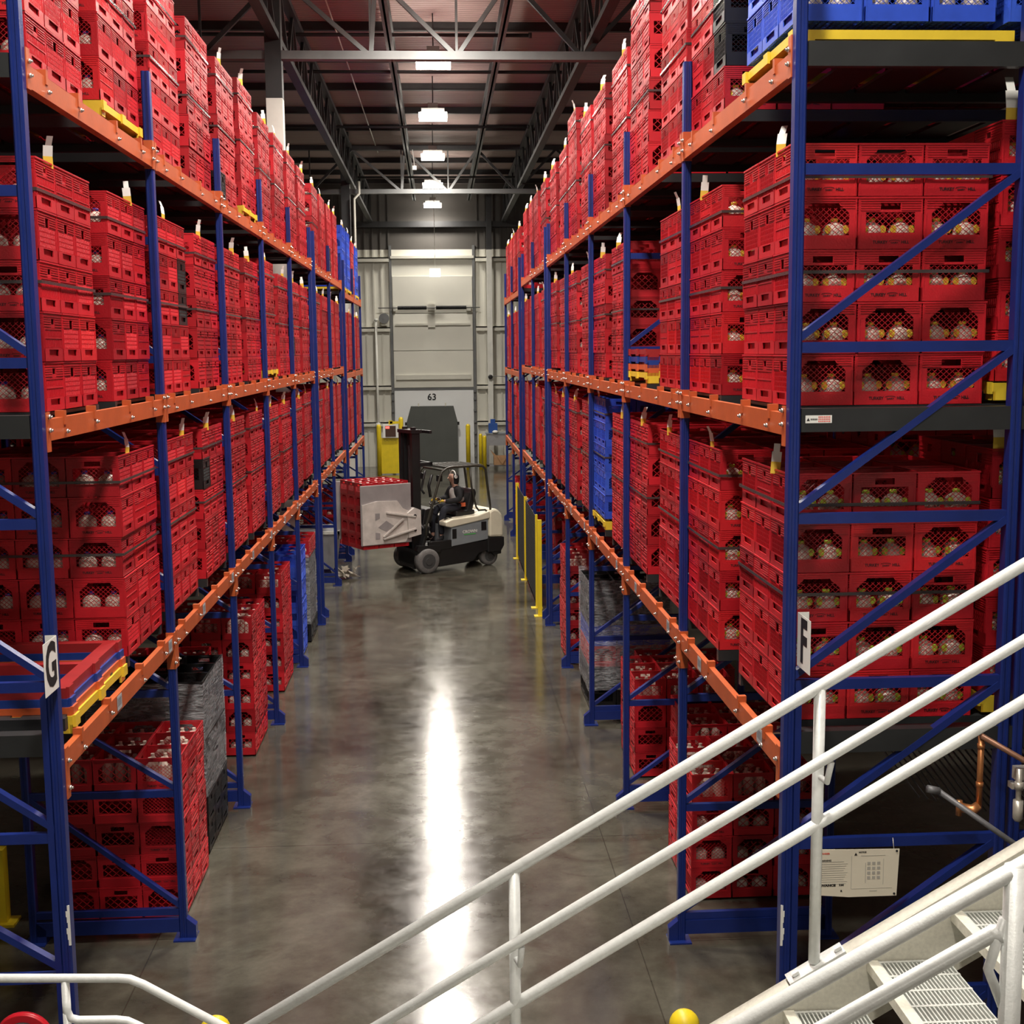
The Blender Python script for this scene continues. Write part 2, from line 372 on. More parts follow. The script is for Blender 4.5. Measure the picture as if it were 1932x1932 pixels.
# door operator
t = thing('door_spring_shaft', 'black coiled spring shaft running across the tall white panel above door 63', 'door hardware', (0, DY - .34, 6.2))
mb = MB()
for a, b in ((-1.55, -.42), (-.06, 1.12)):
    n = 30
    for i in range(n):
        xx = a + (b - a) * (i + .5) / n; mb.lathe([(.065, -.02), (.085, 0), (.065, .02)], (xx, 0, 0), 'x', 10)
part('coil_spring', mb, BLKP, t)
part('shaft', MB().tube([(-2.3, 0, 0), (1.65, 0, 0)], .018), TRUSSG, t)
part('end_bracket', MB().box(1.12, 1.3, .0, .24, -.12, .1).box(-1.72, -1.62, 0, .24, -.12, .1).box(-.36, -.12, .0, .12, -.1, .14), RIBM, t)
t = thing('door_motor', 'grey drum motor with pulley wheel beside the spring shaft left of door 63', 'motor', (-2.1, DY - .25, 5.75))
part('motor_body', MB().lathe([(.1, -.15), (.13, -.1), (.13, .12), (.09, .16)], (0, 0, 0), 'x', 16).box(-.09, .12, -.1, .22, -.22, -.1), RIBM, t)
part('pulley', MB().lathe([(.2, -.015), (.2, .015)], (.02, -.16, .05), 'y', 20).lathe([(.05, -.03), (.05, .03)], (.02, -.16, .05), 'y', 12), TRUSSG, t)
t = thing('dock_shelter', 'dark grey sheet shelter with cut-off top corners hanging before white door 63', 'dock shelter', (-.28, DY - .45, 0))
part('curtain', MB().prism([(-1.0, .0), (.99, .0), (.99, 1.78), (.84, 2.38), (-.83, 2.38), (-1.0, 1.78)], 0, .30, 'y'), DOORG, t)
part('side_hinge', MB().box(-1.07, -.99, -.03, .1, 1.64, 1.76).box(.98, 1.06, -.03, .1, 1.64, 1.76), BLKP, t)
part('top_bracket', MB().box(-.56, -.50, .05, .2, 2.38, 2.50).box(.50, .56, .05, .2, 2.38, 2.50), RIBM, t)
mb = MB()
for xx in (-1.80, 1.42):
    for z in (.35, .8, 1.25, 1.7, 2.15, 2.6, 2.9): mb.box(xx - .06, xx + .04, DY - .18, DY - .12, z, z + .09)
single('door_track_rollers', mb, TRUSSG, 'small grey rollers and brackets up both edges of white door 63', 'door hardware')

# white pipe, column and wall fittings
single('downpipe', MB().tube([(-2.40, DY - .3, 0), (-2.40, DY - .3, 5.7)], .045).tube([(-2.40, DY - .3, 5.7), (-2.40, DY - .3, 5.8)], .07).tube([(-2.4, DY - .3, 1.4), (-2.4, DY - .3, 1.75)], .09), WHITEP,
       'thin white vertical pipe on the back wall left of door 63', 'pipe')
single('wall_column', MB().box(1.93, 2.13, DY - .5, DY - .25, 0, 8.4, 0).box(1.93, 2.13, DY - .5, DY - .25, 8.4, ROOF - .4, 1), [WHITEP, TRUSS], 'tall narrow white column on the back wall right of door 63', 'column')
t = thing('wall_fan', 'small black round fan head on an arm, mounted on the white wall column', 'fan', (2.02, DY - .56, 3.5))
part('fan_head', MB().lathe([(.05, -.06), (.09, -.03), (.09, .03), (.04, .05)], (0, 0, 0), 'y', 14), BLKP, t)
part('arm', MB().tube([(0, .03, 0), (.25, 0, .03), (.6, .0, .0)], .012), TRUSSG, t)
t = thing('hanging_light_box', 'small square glowing light box hanging on a long thin cable before back wall', 'light', (-.07, 47.5, 7.4))
part('light_panel', MB().box(-.2, .2, -.05, .05, -.14, .15), LENS2, t)
part('cable', MB().tube([(0, 0, .15), (0, 0, ROOF - 7.42)], .008, 6), RIBM, t)

# ------------------------------------------------------------------ roof steel
def truss(name, y, label):
    t = thing(name, label, 'roof truss', (0, y, 0))
    zb, zt = 9.22, 10.42
    part('bottom_chord', MB().box(-8, 8, -.09, .09, zb - .06, zb - .03).box(-8, 8, -.09, -.07, zb - .03, zb + .07).box(-8, 8, .07, .09, zb - .03, zb + .07), TRUSSG, t)  # lighter grey chord, lamplight put into the colour
    part('top_chord', MB().box(-8, 8, -.09, .09, zt, zt + .12), TRUSS, t)
    nodes = [-6.4, -3.7, -1.0, .38, 2.42, 5.0]
    tops = [-7.6, -5.0, -2.45, -.9, 1.25, 3.6, 6.3]
    for nx in nodes:
        l = max(q for q in tops if q < nx); r = min(q for q in tops if q > nx)
        for q in (l, r):
            part('diagonal_web', MB().bar((nx, 0, zb), (q, 0, zt + .03), .07, .07), TRUSS if abs(nx) > 1.2 else TRUSSG, t)  # webs near the lamp row coloured lighter to imitate its light
        part('vertical_web', MB().bar((nx, 0, zb), (nx, 0, zt + .03), .04, .04), TRUSSG if abs(nx) < 1.2 else TRUSS, t)  # same painted-in lamplight on the middle verticals
    return t
truss('roof_truss', 21.1, 'nearer dark steel roof truss with V-shaped webs crossing above the aisle')
truss('roof_truss', 38.4, 'farther dark steel roof truss with V-shaped webs, just in front of last two lamps')
def girder(x, label):
    t = thing('roof_girder', label, 'roof girder', (x, 0, 0))
    part('chord', MB().box(-.08, .08, 2, 49.5, 9.45, 9.55).box(-.08, .08, 2, 49.5, 10.45, 10.55), TRUSS, t)
    mb = MB(); y = 3.0
    while y < 48.5:
        mb.bar((0, y, 9.52), (0, y + .9, 10.48), .06, .06); mb.bar((0, y + .9, 10.48), (0, y + 1.8, 9.52), .06, .06); mb.bar((0, y + .9, 9.52), (0, y + .9, 10.48), .04, .04); y += 1.8
    part('web', mb, TRUSS, t)
girder(-2.52, 'deep dark latticed girder running lengthwise over the left rack')
girder(2.60, 'deep dark latticed girder running lengthwise over the right rack')
for x, z, lab in ((-.82, 10.25, 'slim dark beam running lengthwise under the roof, left of the lamp row'), (1.27, 10.25, 'slim dark beam running lengthwise under the roof, right of the lamp row')):
    mb = MB(); mb.box(x - .07, x + .07, 2, 49.5, z, z + .03).box(x - .02, x + .02, 2, 49.5, z, 10.6).box(x - .07, x + .07, 2, 49.5, 10.57, 10.6)
    single('roof_beam', mb, TRUSSG, lab, 'roof beam')
pl = [4.5, 7.6, 10.6, 13.6, 16.6, 19.6, 23.2, 25.9, 28.6, 31.6, 34.6, 37.2, 40.8, 43.4, 46.2, 48.6]
pr = MB().box(-12, 12, -.03, .03, ROOF - .16, ROOF - .005).box(-12, 12, -.05, .05, ROOF - .17, ROOF - .15).mesh('purlin', TRUSS)
for i, y in enumerate(pl):
    o = link('roof_purlin', pr, None, (0, y, 0)); tag(o, 'dark purlin crossing under the roof deck, %s from the camera' % ('nearest' if i == 0 else ORD[i]), 'purlin', 'purlins under the roof deck')
for i, (y, x0, x1, z) in enumerate(((18.4, -5, 1.9, 10.3), (24.2, -5, 1.8, 10.3), (27.3, -4, 2.9, 10.3), (33.2, -4, 2.4, 10.2), (41.8, -3, 2.6, 10.1))):
    mb = MB().tube([(x0, y, z), (x1, y, z)], .035, 8).lathe([(.05, -.03), (.05, .03)], (x1, y, z), 'x', 10)
    single('sprinkler_pipe', mb, TRUSS, 'black sprinkler pipe crossing below the roof deck, %s from the camera' % ORD[i], 'pipe', group='sprinkler pipes under the roof')
single('conduit', MB().tube([(-1.9, 16, 10.6), (-1.75, 40, 10.6)], .015, 6), RIBM, 'thin pale conduit running lengthwise on the roof deck left of lamps', 'conduit')
# columns
for x, y, zw, lab in ((-2.55, 21.1, 8.55, 'thick building column in left rack, black above and white below, nearer one'),
                      (-2.66, 38.4, 7.6, 'building column past the left rack end, black above and white below, farther one')):
    t = thing('building_column', lab, 'column', (x, y, 0))
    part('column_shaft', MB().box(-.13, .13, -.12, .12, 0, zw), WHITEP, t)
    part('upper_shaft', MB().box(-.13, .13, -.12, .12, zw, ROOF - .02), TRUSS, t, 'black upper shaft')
single('column_pipe', MB().tube([(-2.4, 38.2, 3), (-2.4, 38.2, 9.0), (-2.25, 38.2, 9.15), (-2.25, 38.2, 9.5)], .04), RIBM, 'pale pipe running up beside the farther building column', 'pipe')
single('camera_dome', MB().bar((-.66, 38.3, 10.42), (-.6, 37.9, 9.9), .02, .02).box(-.66, -.54, 37.84, 37.96, 9.78, 9.90), WHITE_PAPER, 'small white device hanging from the farther roof truss left of the lamps', 'security camera')
# high bay lamps (visible fixtures)
hb = MB().box(-.27, .27, -.25, .25, .0, .10).box(-.12, .12, -.12, .12, .10, .24)
hbm = hb.mesh('housing', HOUSE); lm = MB().box(-.33, .33, -.3, .3, -.11, -.005); lmm = lm.mesh('lens', LENS)
rodm = MB().tube([(0, 0, .24), (0, 0, ROOF - LAMP_Z - .02)], .012, 6).mesh('rod', TRUSS)
names = {25.15: 'nearest glowing lamp in view of the row over the aisle', 30.7: 'second glowing lamp of the row over the aisle', 36.9: 'third glowing lamp, just before the far roof truss', 43.1: 'fourth glowing lamp, seen through the far roof truss', 48.9: 'farthest glowing lamp of the row, close to back wall'}
for y in LAMP_Y:
    if y < 20: 
        lab = 'ceiling lamp out of view above, %s of the row over the aisle' % ORD[LAMP_Y.index(y)] if y < 19 else 'ceiling lamp just above the top edge, glow on the roof deck'
    else: lab = names[y]
    t = thing('high_bay_light', lab, 'ceiling light', (-0.005 * max(0, y - 25), y, LAMP_Z), 0, 'high bay lamps in a row over the aisle')
    link('housing', hbm, t); link('lens', lmm, t); link('rod', rodm, t)

# ------------------------------------------------------------------ upright frames
# local frame coordinates: x = 0 at the aisle face going into the rack, y = 0 at the far edge of the post (extends to -.085)
PW, PD = .058, .070
def post_mesh(h):
    mb = MB()
    poly = [(0, 0), (0, -PD + .008), (.008, -PD), (.019, -PD), (.022, -PD + .005), (.036, -PD + .005), (.039, -PD), (PW - .008, -PD), (PW, -PD + .008), (PW, 0)]
    mb.prism(poly, 0, h, 'z')
    return mb.mesh('post', RACKB)
POST = post_mesh(6.5)
DEPTH = 1.14
BZS = {'R': [.20, 1.06, 1.912, 2.771, 3.639, 4.503, 5.372], 'L': [.22, 1.168, 1.954, 2.779, 3.639, 4.464, 5.317]}
HBR = MB().box(PW, DEPTH, -.058, -.018, -.027, .027).mesh('horizontal_brace', RACKB)
def diag(side, z0, z1):   # right rack: rises away from the aisle; left rack: falls towards the aisle (same mirrored shape)
    return MB().bar((PW * .4, -.038, z0 + .03), (DEPTH - .0, -.038, z1 - .02), .036, .05, (0, 1, 0)).mesh('diagonal_brace', RACKB)
DIAG = {k: [diag(k, z0, z1) for z0, z1 in zip(v[:-1], v[1:])] for k, v in BZS.items()}
PLATE = MB().box(-.07, PW + .04, -PD - .05, .05, 0, .012).box(-.07, 0, -PD + .0, 0, .012, .11).prism([(-.07, .11), (0, .11), (0, .17)], -PD, 0, 'y')
PLATE = PLATE.mesh('base_plate', RACKB)
LOWTIE = MB().box(PW, DEPTH, -.07, -.02, .06, .17).mesh('floor_tie', RACKB)
REIN = MB().box(PW + .001, PW + .034, -PD + .005, -.005, .012, 2.72).prism([(PW + .001, 2.72), (PW + .034, 2.72), (PW + .001, 2.76)], -PD + .005, -.005, 'y').mesh('post_reinforcement', RACKB)
SPOT = MB()
for i in range(7):
    z = 1.36 + i * .032; SPOT.box(.0, .012 + .008 * ((i * 37) % 3) / 2, -PD - .0015, -PD + .004, z, z + .033)
SPOTM = SPOT.mesh('worn_white_strip', WHITE_PAPER)
def upright(side, sec, k, n, y, drop):
    s = SGN[side]; X = XR if side == 'R' else XL
    lab = 'blue upright frame of the %s, %s' % (SIDEW[side], 'nearest to the camera' if n == 0 else ORD[n] + ' from the camera')
    t = thing('upright_frame', lab, 'rack frame', (X, y, 0), 0, 'upright frames of the %s' % SIDEW[side])
    t.scale = (s, 1, 1)
    link('post', POST, t); link('post', POST, t, (DEPTH, 0, 0))
    link('base_plate', PLATE, t); link('base_plate', PLATE, t, (DEPTH, 0, 0)); link('floor_tie', LOWTIE, t)
    for z in BZS[side]: link('horizontal_brace', HBR, t, (0, 0, z))
    for m in DIAG[side]: link('diagonal_brace', m, t)
    if n == 0:
        link('post_reinforcement', REIN, t)
        o = link('worn_white_strip', SPOTM, t); o['label'] = 'flaked white strip on the aisle edge of the post'
    return t
for side in 'RL':
    n = 0
    for si, sec in enumerate(FR[side]):
        for k, y in enumerate(sec):
            upright(side, si, k, n, y, si == 2); n += 1
# inner posts at the back of the racks (second frame row, seen at the right edge)
for side in 'RL':
    t = thing('inner_frame', 'blue inner frame of the %s, directly behind its nearest upright frame' % SIDEW[side], 'rack frame', ((XR if side == 'R' else XL) + SGN[side] * (DEPTH + PW + .02), FR[side][0][0], 0))
    t.scale = (SGN[side], 1, 1)
    link('post', POST, t, (0, .0, 0)); link('post', POST, t, (DEPTH, 0, 0))
    for z in BZS[side]: link('horizontal_brace', HBR, t, (0, 0, z))

# ------------------------------------------------------------------ beams
def beam_mesh(L):
    mb = MB(); mb.prism([(0, 0), (.05, 0), (.05, BEAM_H - .025), (.038, BEAM_H - .025), (.038, BEAM_H), (0, BEAM_H)], 0, L, 'y')
    return mb.mesh('beam', ORA)
BOLTM = MB().lathe([(.013, -.012), (.013, 0)], (0, 0, 0), 'x', 6).lathe([(.007, -.022), (.007, -.012)], (0, 0, 0), 'x', 6).mesh('bolt', BOLT)
CLIPM = MB().box(-.006, .045, -.018, .018, BEAM_H - .04, BEAM_H + .035).mesh('rail_bracket', ORA)
PLATES = {1: (-.15, .13), 2: (-.055, .15), 3: (-.01, .19)}
PLM = {l: MB().box(.0, PW, -.006, 0, a, b).box(-.006, .0, -.006, .05, a, b).mesh('connector_plate', ORA) for l, (a, b) in PLATES.items()}
STK = MB().box(-.0035, -.002, -.055, .055, .015, .105).mesh('paper_label', new_mat('grey_paper_label', (.42, .44, .46), .6))
STKL = MB()
for i in range(9): STKL.box(-.0042, -.0035, -.045 + i * .01, -.045 + i * .01 + (.003 if i % 2 else .006), .04, .09)
STKLM = STKL.mesh('barcode', new_mat('faint_bar_ink', (.2, .2, .22), .7))
LEV = ['floor level', 'lower shelf', 'middle shelf', 'upper shelf']
bays = {'R': [], 'L': []}
for side in 'RL':
    s = SGN[side]; X = XR if side == 'R' else XL; n = 0
    for si, sec in enumerate(FR[side]):
        for k in range(len(sec) - 1):
            y0, y1 = sec[k], sec[k + 1] - PD; L = y1 - y0
            bays[side].append((y0, y1, si)); dz = -DROP if si == 2 else 0
            bm_ = beam_mesh(L)
            for lv in (1, 2, 3):
                t = thing('pallet_beam', 'orange pallet beam of the %s, %s, %s bay from camera' % (LEV[lv], SIDEW[side], ORD[n] if n else 'first'), 'rack beam', (X, y0, H[lv] + dz), 0, 'orange beams of the %s, %s' % (SIDEW[side], LEV[lv]))
                t.scale = (s, 1, 1)
                link('beam', bm_, t)
                link('connector_plate', PLM[lv], t, (0, L, 0)); o = link('connector_plate', PLM[lv], t, (0, 0.0061, 0))
                if n < 6:
                    for q, yy in enumerate((.33, .93, 1.78, 2.45)):
                        c = link('rail_bracket', CLIPM, t, (0, yy, 0)); link('bolt', BOLTM, c, (-.006, 0, BEAM_H * .3 + (.02 if q % 2 else 0)))
                    a, b = PLATES[lv]
                    for yy in (.03, L - .03):
                        link('bolt', BOLTM, t, (-.006, yy, BEAM_H * .5)); link('bolt', BOLTM, t, (-.006, yy, BEAM_H * .5 + (-.15 if lv == 1 else .07)))
                if lv == 1 and n < 4:
                    for yy in ((.42, 2.05) if side == 'R' else (1.15, 2.65)):
                        p = link('paper_label', STK, t, (0, yy, 0)); p['label'] = 'grey paper label with printed lines'; link('barcode', STKLM, p)
            n += 1

# ------------------------------------------------------------------ crates
CW, CHT = .334, .2615
PITCH, ROWH = .342, .265
def clip_line(px, py, dx, dy, x0, x1, y0, y1):
    t0, t1 = -9, 9
    for p, d, a, b in ((px, dx, x0, x1), (py, dy, y0, y1)):
        ta, tb = (a - p) / d, (b - p) / d
        if ta > tb: ta, tb = tb, ta
        t0 = max(t0, ta); t1 = min(t1, tb)
    return (t0, t1) if t1 - t0 > .004 else None
def face_xf(k):   # k 0:-y 1:+x 2:+y 3:-x ; maps (u, outward depth w, v) to xyz
    h = CW / 2
    return [lambda u, w, v: (u, -h + w, v), lambda u, w, v: (h - w, u, v), lambda u, w, v: (-u, h - w, v), lambda u, w, v: (-h + w, -u, v)][k]
def pbox(mb, T, u0, u1, w0, w1, v0, v1, mi=None):
    vs = [T(u0, w0, v0), T(u1, w0, v0), T(u1, w1, v0), T(u0, w1, v0), T(u0, w0, v1), T(u1, w0, v1), T(u1, w1, v1), T(u0, w1, v1)]
    mb.add(vs, [(0, 3, 2, 1), (4, 5, 6, 7), (0, 1, 5, 4), (1, 2, 6, 5), (2, 3, 7, 6), (3, 0, 4, 7)], mi)
def pbar(mb, T, u0, v0, u1, v1, wd, w0, w1):
    d = Vector((u1 - u0, v1 - v0)); d.normalize(); n = Vector((-d.y, d.x)) * wd / 2
    vs = []
    for w_ in (w0, w1):
        for (u, v) in ((u0 - n.x, v0 - n.y), (u1 - n.x, v1 - n.y), (u1 + n.x, v1 + n.y), (u0 + n.x, v0 + n.y)): vs.append(T(u, w_, v))
    mb.add(vs, [(0, 1, 2, 3), (4, 7, 6, 5), (0, 1, 5, 4), (2, 3, 7, 6)])
def ppoly(mb, T, poly, w0, w1):
    n = len(poly); vs = [T(u, w0, v) for u, v in poly] + [T(u, w1, v) for u, v in poly]
    mb.add(vs, [tuple(range(n)), tuple(range(2 * n - 1, n - 1, -1))] + [(i, i + n, (i + 1) % n + n, (i + 1) % n) for i in range(n)])
def crate_window(mb, T, arch, hi=True):
    h = CW / 2; uo = .127; wt = .082 if not arch else .070; wtop = .184 if not arch else .222; th = .006
    pbox(mb, T, -h, h, 0.0, th, 0, wt - .012)
    pbox(mb, T, -uo - .006, uo + .006, 0.004, th + .003, wt - .012, wt)
    pbox(mb, T, -h, -uo, .0015, th, wt - .012, wtop if not arch else .19); pbox(mb, T, uo, h, .0015, th, wt - .012, wtop if not arch else .19)
    if not arch:
        pbox(mb, T, -h, h, .0015, th, .184, .197); pbox(mb, T, -h, -.052, .0015, th, .197, .230); pbox(mb, T, .052, h, .0015, th, .197, .230)
    else:
        pbox(mb, T, -h, -uo, .0015, th, .19, .232); pbox(mb, T, uo, h, .0015, th, .19, .232)
        for s in (-1, 1): ppoly(mb, T, [(s * uo, .178), (s * uo, .232), (s * .070, .232), (s * .078, .218), (s * .105, .200)], .0015, th)
    pbox(mb, T, -h, h, .0015, th, .230, CHT - .012); pbox(mb, T, -h, h, -.001, th, CHT - .010, CHT)
    if hi:
        for i, v in enumerate((.192, .204, .216, .228, .240)):
            a = .056 if v < .229 else 0
            if arch: a = .078 if v < .229 else 0
            if arch and v < .2: continue
            if a: pbox(mb, T, -h + .012, -a, -.0015, .002, v, v + .0035); pbox(mb, T, a, h - .012, -.0015, .002, v, v + .0035)
            else: pbox(mb, T, -h + .012, h - .012, -.0015, .002, v, v + .0035)
        # corner seams
        for s in (-1, 1): pbox(mb, T, s * (h - .012), s * (h - .006), -.0015, .002, .0, .18)
    # lattice
    st = .0315 if hi else .063
    top = wtop - .004 if not arch else .212
    for sgn in (-1, 1):
        k = -12
        while k <= 12:
            c = clip_line(k * st + .008, wt, .74 * sgn, .67, -uo, uo, wt, top if not arch else .205)
            if c:
                p = k * st + .008; pbar(mb, T, p + .74 * sgn * c[0], wt + .67 * c[0], p + .74 * sgn * c[1], wt + .67 * c[1], .0026 if hi else .005, .003, .0055)
            k += 1
def crate_side(mb, T, kind, hi=True):
    h = CW / 2; th = .006
    pbox(mb, T, -h, h, 0, th, 0, .028)
    # bottom slot
    pbox(mb, T, -h, -.085, 0, th, .028, .062); pbox(mb, T, .085, h, 0, th, .028, .062); pbox(mb, T, -.085, .085, .012, .016, .020, .060)
    pbox(mb, T, -h, h, .0, th, .062, .068)
    pbox(mb, T, -h, h, .0025, th, .066, .176)
    hw, v0, v1 = (.031, .176, .228) if kind == 0 else (.027, .194, .228)
    if kind == 1: pbox(mb, T, -h, h, .001, th, .176, .196)
    pbox(mb, T, -h, -hw, .001, th, v0, v1); pbox(mb, T, hw, h, .001, th, v0, v1)
    pbox(mb, T, -h, h, .001, th, .226, CHT - .012); pbox(mb, T, -h, h, -.004, th, CHT - .009, CHT)
    if hi:
        for v in (.184, .197, .210, .222, .236):
            g = hw + .008 if v0 - .012 < v < v1 + .004 else 0
            if g: pbox(mb, T, -h + .01, -g, -.002, .002, v, v + .004); pbox(mb, T, g, h - .01, -.002, .002, v, v + .004)
            else: pbox(mb, T, -h + .01, h - .01, -.002, .002, v, v + .004)
        for s in (-1, 1): pbox(mb, T, s * .150, s * .155, -.0015, .003, .066, .176)
        if kind == 0:
            for r in range(4):
                for c in range(13):
                    u = -.126 + c * .021; v = .071 + r * .0265; pbar(mb, T, u - .004, v, u + .004, v + .020, .0035, -.0005, .003)
        else:
            pbox(mb, T, -.148, .148, -.001, .003, .120, .126); pbox(mb, T, -.148, .148, -.001, .003, .168, .173)
            for c in range(12):
                u = -.128 + c * .0233; pbox(mb, T, u - .003, u + .003, 0, .003, .074, .114); pbox(mb, T, u - .003, u + .003, 0, .003, .132, .162)
def crate_mesh(name, arch, kind, mat):
    mb = MB()
    crate_window(mb, face_xf(0), arch); crate_window(mb, face_xf(2), arch)
    crate_side(mb, face_xf(1), kind); crate_side(mb, face_xf(3), kind)
    h = CW / 2 - .007
    # floor grid
    for i in range(9):
        u = -h + (i + .5) * 2 * h / 9; mb.box(u - .006, u + .006, -h, h, .004, .010); mb.box(-h, h, u - .006, u + .006, .004, .010)
    return mb.mesh(name, mat)
VAR = [(False, 0), (True, 0), (False, 1), (True, 1)]
CM = {'red': [crate_mesh('milk_crate', a, k, RED) for a, k in VAR], 'blue': [crate_mesh('milk_crate_blue', a, k, BLU) for a, k in VAR[:2]],
      'black': [crate_mesh('milk_crate_black', a, k, BLK) for a, k in VAR[:2]]}
# lettering on the lower band of a crate
tm = text_mesh('TURKEY', .021, .0005, INK_RED, .0006, 1.0); tm2 = text_mesh('HILL', .021, .0005, INK_RED, .0006, 1.0); tm3 = text_mesh('DAIRY', .012, .0005, INK_RED, .0004, 1.1)
mb = MB()
for me, dx, dy in ((tm, -.052, 0), (tm2, .078, 0), (tm3, .023, -.003)):
    o_ = len(mb.v); mb.v += [(v.co.x + dx, v.co.z, v.co.y + dy) for v in me.vertices]
    for p in me.polygons: mb.f.append(tuple(i + o_ for i in p.vertices)); mb.m.append(0); mb.sm.append(False)
for i in range(8):
    a0, a1 = math.pi * i / 8, math.pi * (i + 1) / 8
    mb.bar((.023 + .028 * math.cos(a0), 0, .004 + .007 * math.sin(a0)), (.023 + .028 * math.cos(a1), 0, .004 + .007 * math.sin(a1)), .001, .0022)
LETTER = mb.mesh('printed_lettering', INK_RED)

# low detail crates gathered into the uncountable rest
class Bulk:
    def __init__(s): s.v = []; s.f = []; s.m = []
    def tile(s, tv, tf, tm_, x, y, z, mi):
        o = len(s.v); s.v += [(a + x, b + y, c + z) for a, b, c in tv]
        s.f += [tuple(i + o for i in f) for f in tf]; s.m += [(mi if q == 0 else 3) for q in tm_]
def low_template(arch):
    mb = MB(); h = CW / 2
    for k in range(4):
        T = face_xf(k)
        if k % 2 == 0: crate_window(mb, T, arch, False)
        else:
            pbox(mb, T, -h, h, 0, .006, 0, .028); pbox(mb, T, -h, -.085, 0, .006, .028, .056); pbox(mb, T, .085, h, 0, .006, .028, .056); pbox(mb, T, -.085, .085, .012, .016, .02, .06)
            pbox(mb, T, -h, h, .003, .006, .056, .180)
            pbox(mb, T, -h, -.030, .001, .006, .180, .226); pbox(mb, T, .030, h, .001, .006, .180, .226); pbox(mb, T, -h, h, -.001, .006, .226, CHT)
            for v in (.184, .205, .236): pbox(mb, T, -h + .01, -.025, -.003, .002, v, v + .005); pbox(mb, T, .025, h - .01, -.003, .002, v, v + .005)
            for v in (.075, .112, .150): pbox(mb, T, -.13, .13, -.000, .004, v, v + .012)
    mb.box(-h + .007, h - .007, -h + .007, h - .007, .004, .01)
    return mb
LOW = [low_template(False), low_template(True)]
def low_jugs():
    mb = MB()
    for sx in (-1, 1):
        mb.lathe([(.055, .012), (.057, .02), (.057, .10), (.042, .124), (.02, .136)], (sx * .075, -.085, 0), 'z', 8)
    return mb
LJ = low_jugs()
LTOP = MB()
for sx in (-.10, 0, .10):
    for sy in (0, .10): LTOP.lathe([(.040, .012), (.041, .15), (.022, .185), (.016, .195), (.016, .215)], (sx, sy, 0), 'z', 8)


# stack layout: (side, level, bay, slot) -> rows and colours
crates = []
stacks = []
def add_stack(side, lv, n, idx, y0, rows, zb, xoff=.05, ny=3, nx=3, color='red', special=None, jug=None, sec=0):
    """y0 = near face of the stack; colour by (i, j, r) through special"""
    s = SGN[side]; X = (XR if side == 'R' else XL) + s * xoff
    rr = random.Random(hash((side, lv, n, idx)) % 9999 if False else n * 131 + idx * 17 + lv * 7 + (3 if side == 'R' else 0))
    st = dict(side=side, lv=lv, ord=idx, y0=y0, rows=rows, zb=zb, X=X, ny=ny, nx=nx, s=s, sec=sec, color=color)
    stacks.append(st)
    for r in range(rows):
        jx = rr.uniform(-.007, .007); jy = rr.uniform(-.006, .006)
        for i in range(ny):
            for j in range(nx):
                if not (i == 0 or j == 0 or r == rows - 1) and y0 > 13: continue
                c = color
                if special:
                    q = special.get((i, j, r)) or special.get(('*', '*', r)) or special.get((i, '*', r)) or special.get((i, 'x', '*'))
                    if q: c = q
                crates.append(dict(side=side, lv=lv, ord=idx, i=i, j=j, r=r, rows=rows, color=c, ny=ny, nx=nx,
                                   x=X + s * (PITCH * (j + .5)) + jx, y=y0 + PITCH * (i + .5) + jy, z=zb + r * ROWH, var=rr.choice((0, 0, 1, 1, 2, 3)), jug=jug, inner=(xoff > .5), sec=sec))
    return st
ZB = [0.02, 2.53, 4.205, 5.985]
PALLETSTACKS = []
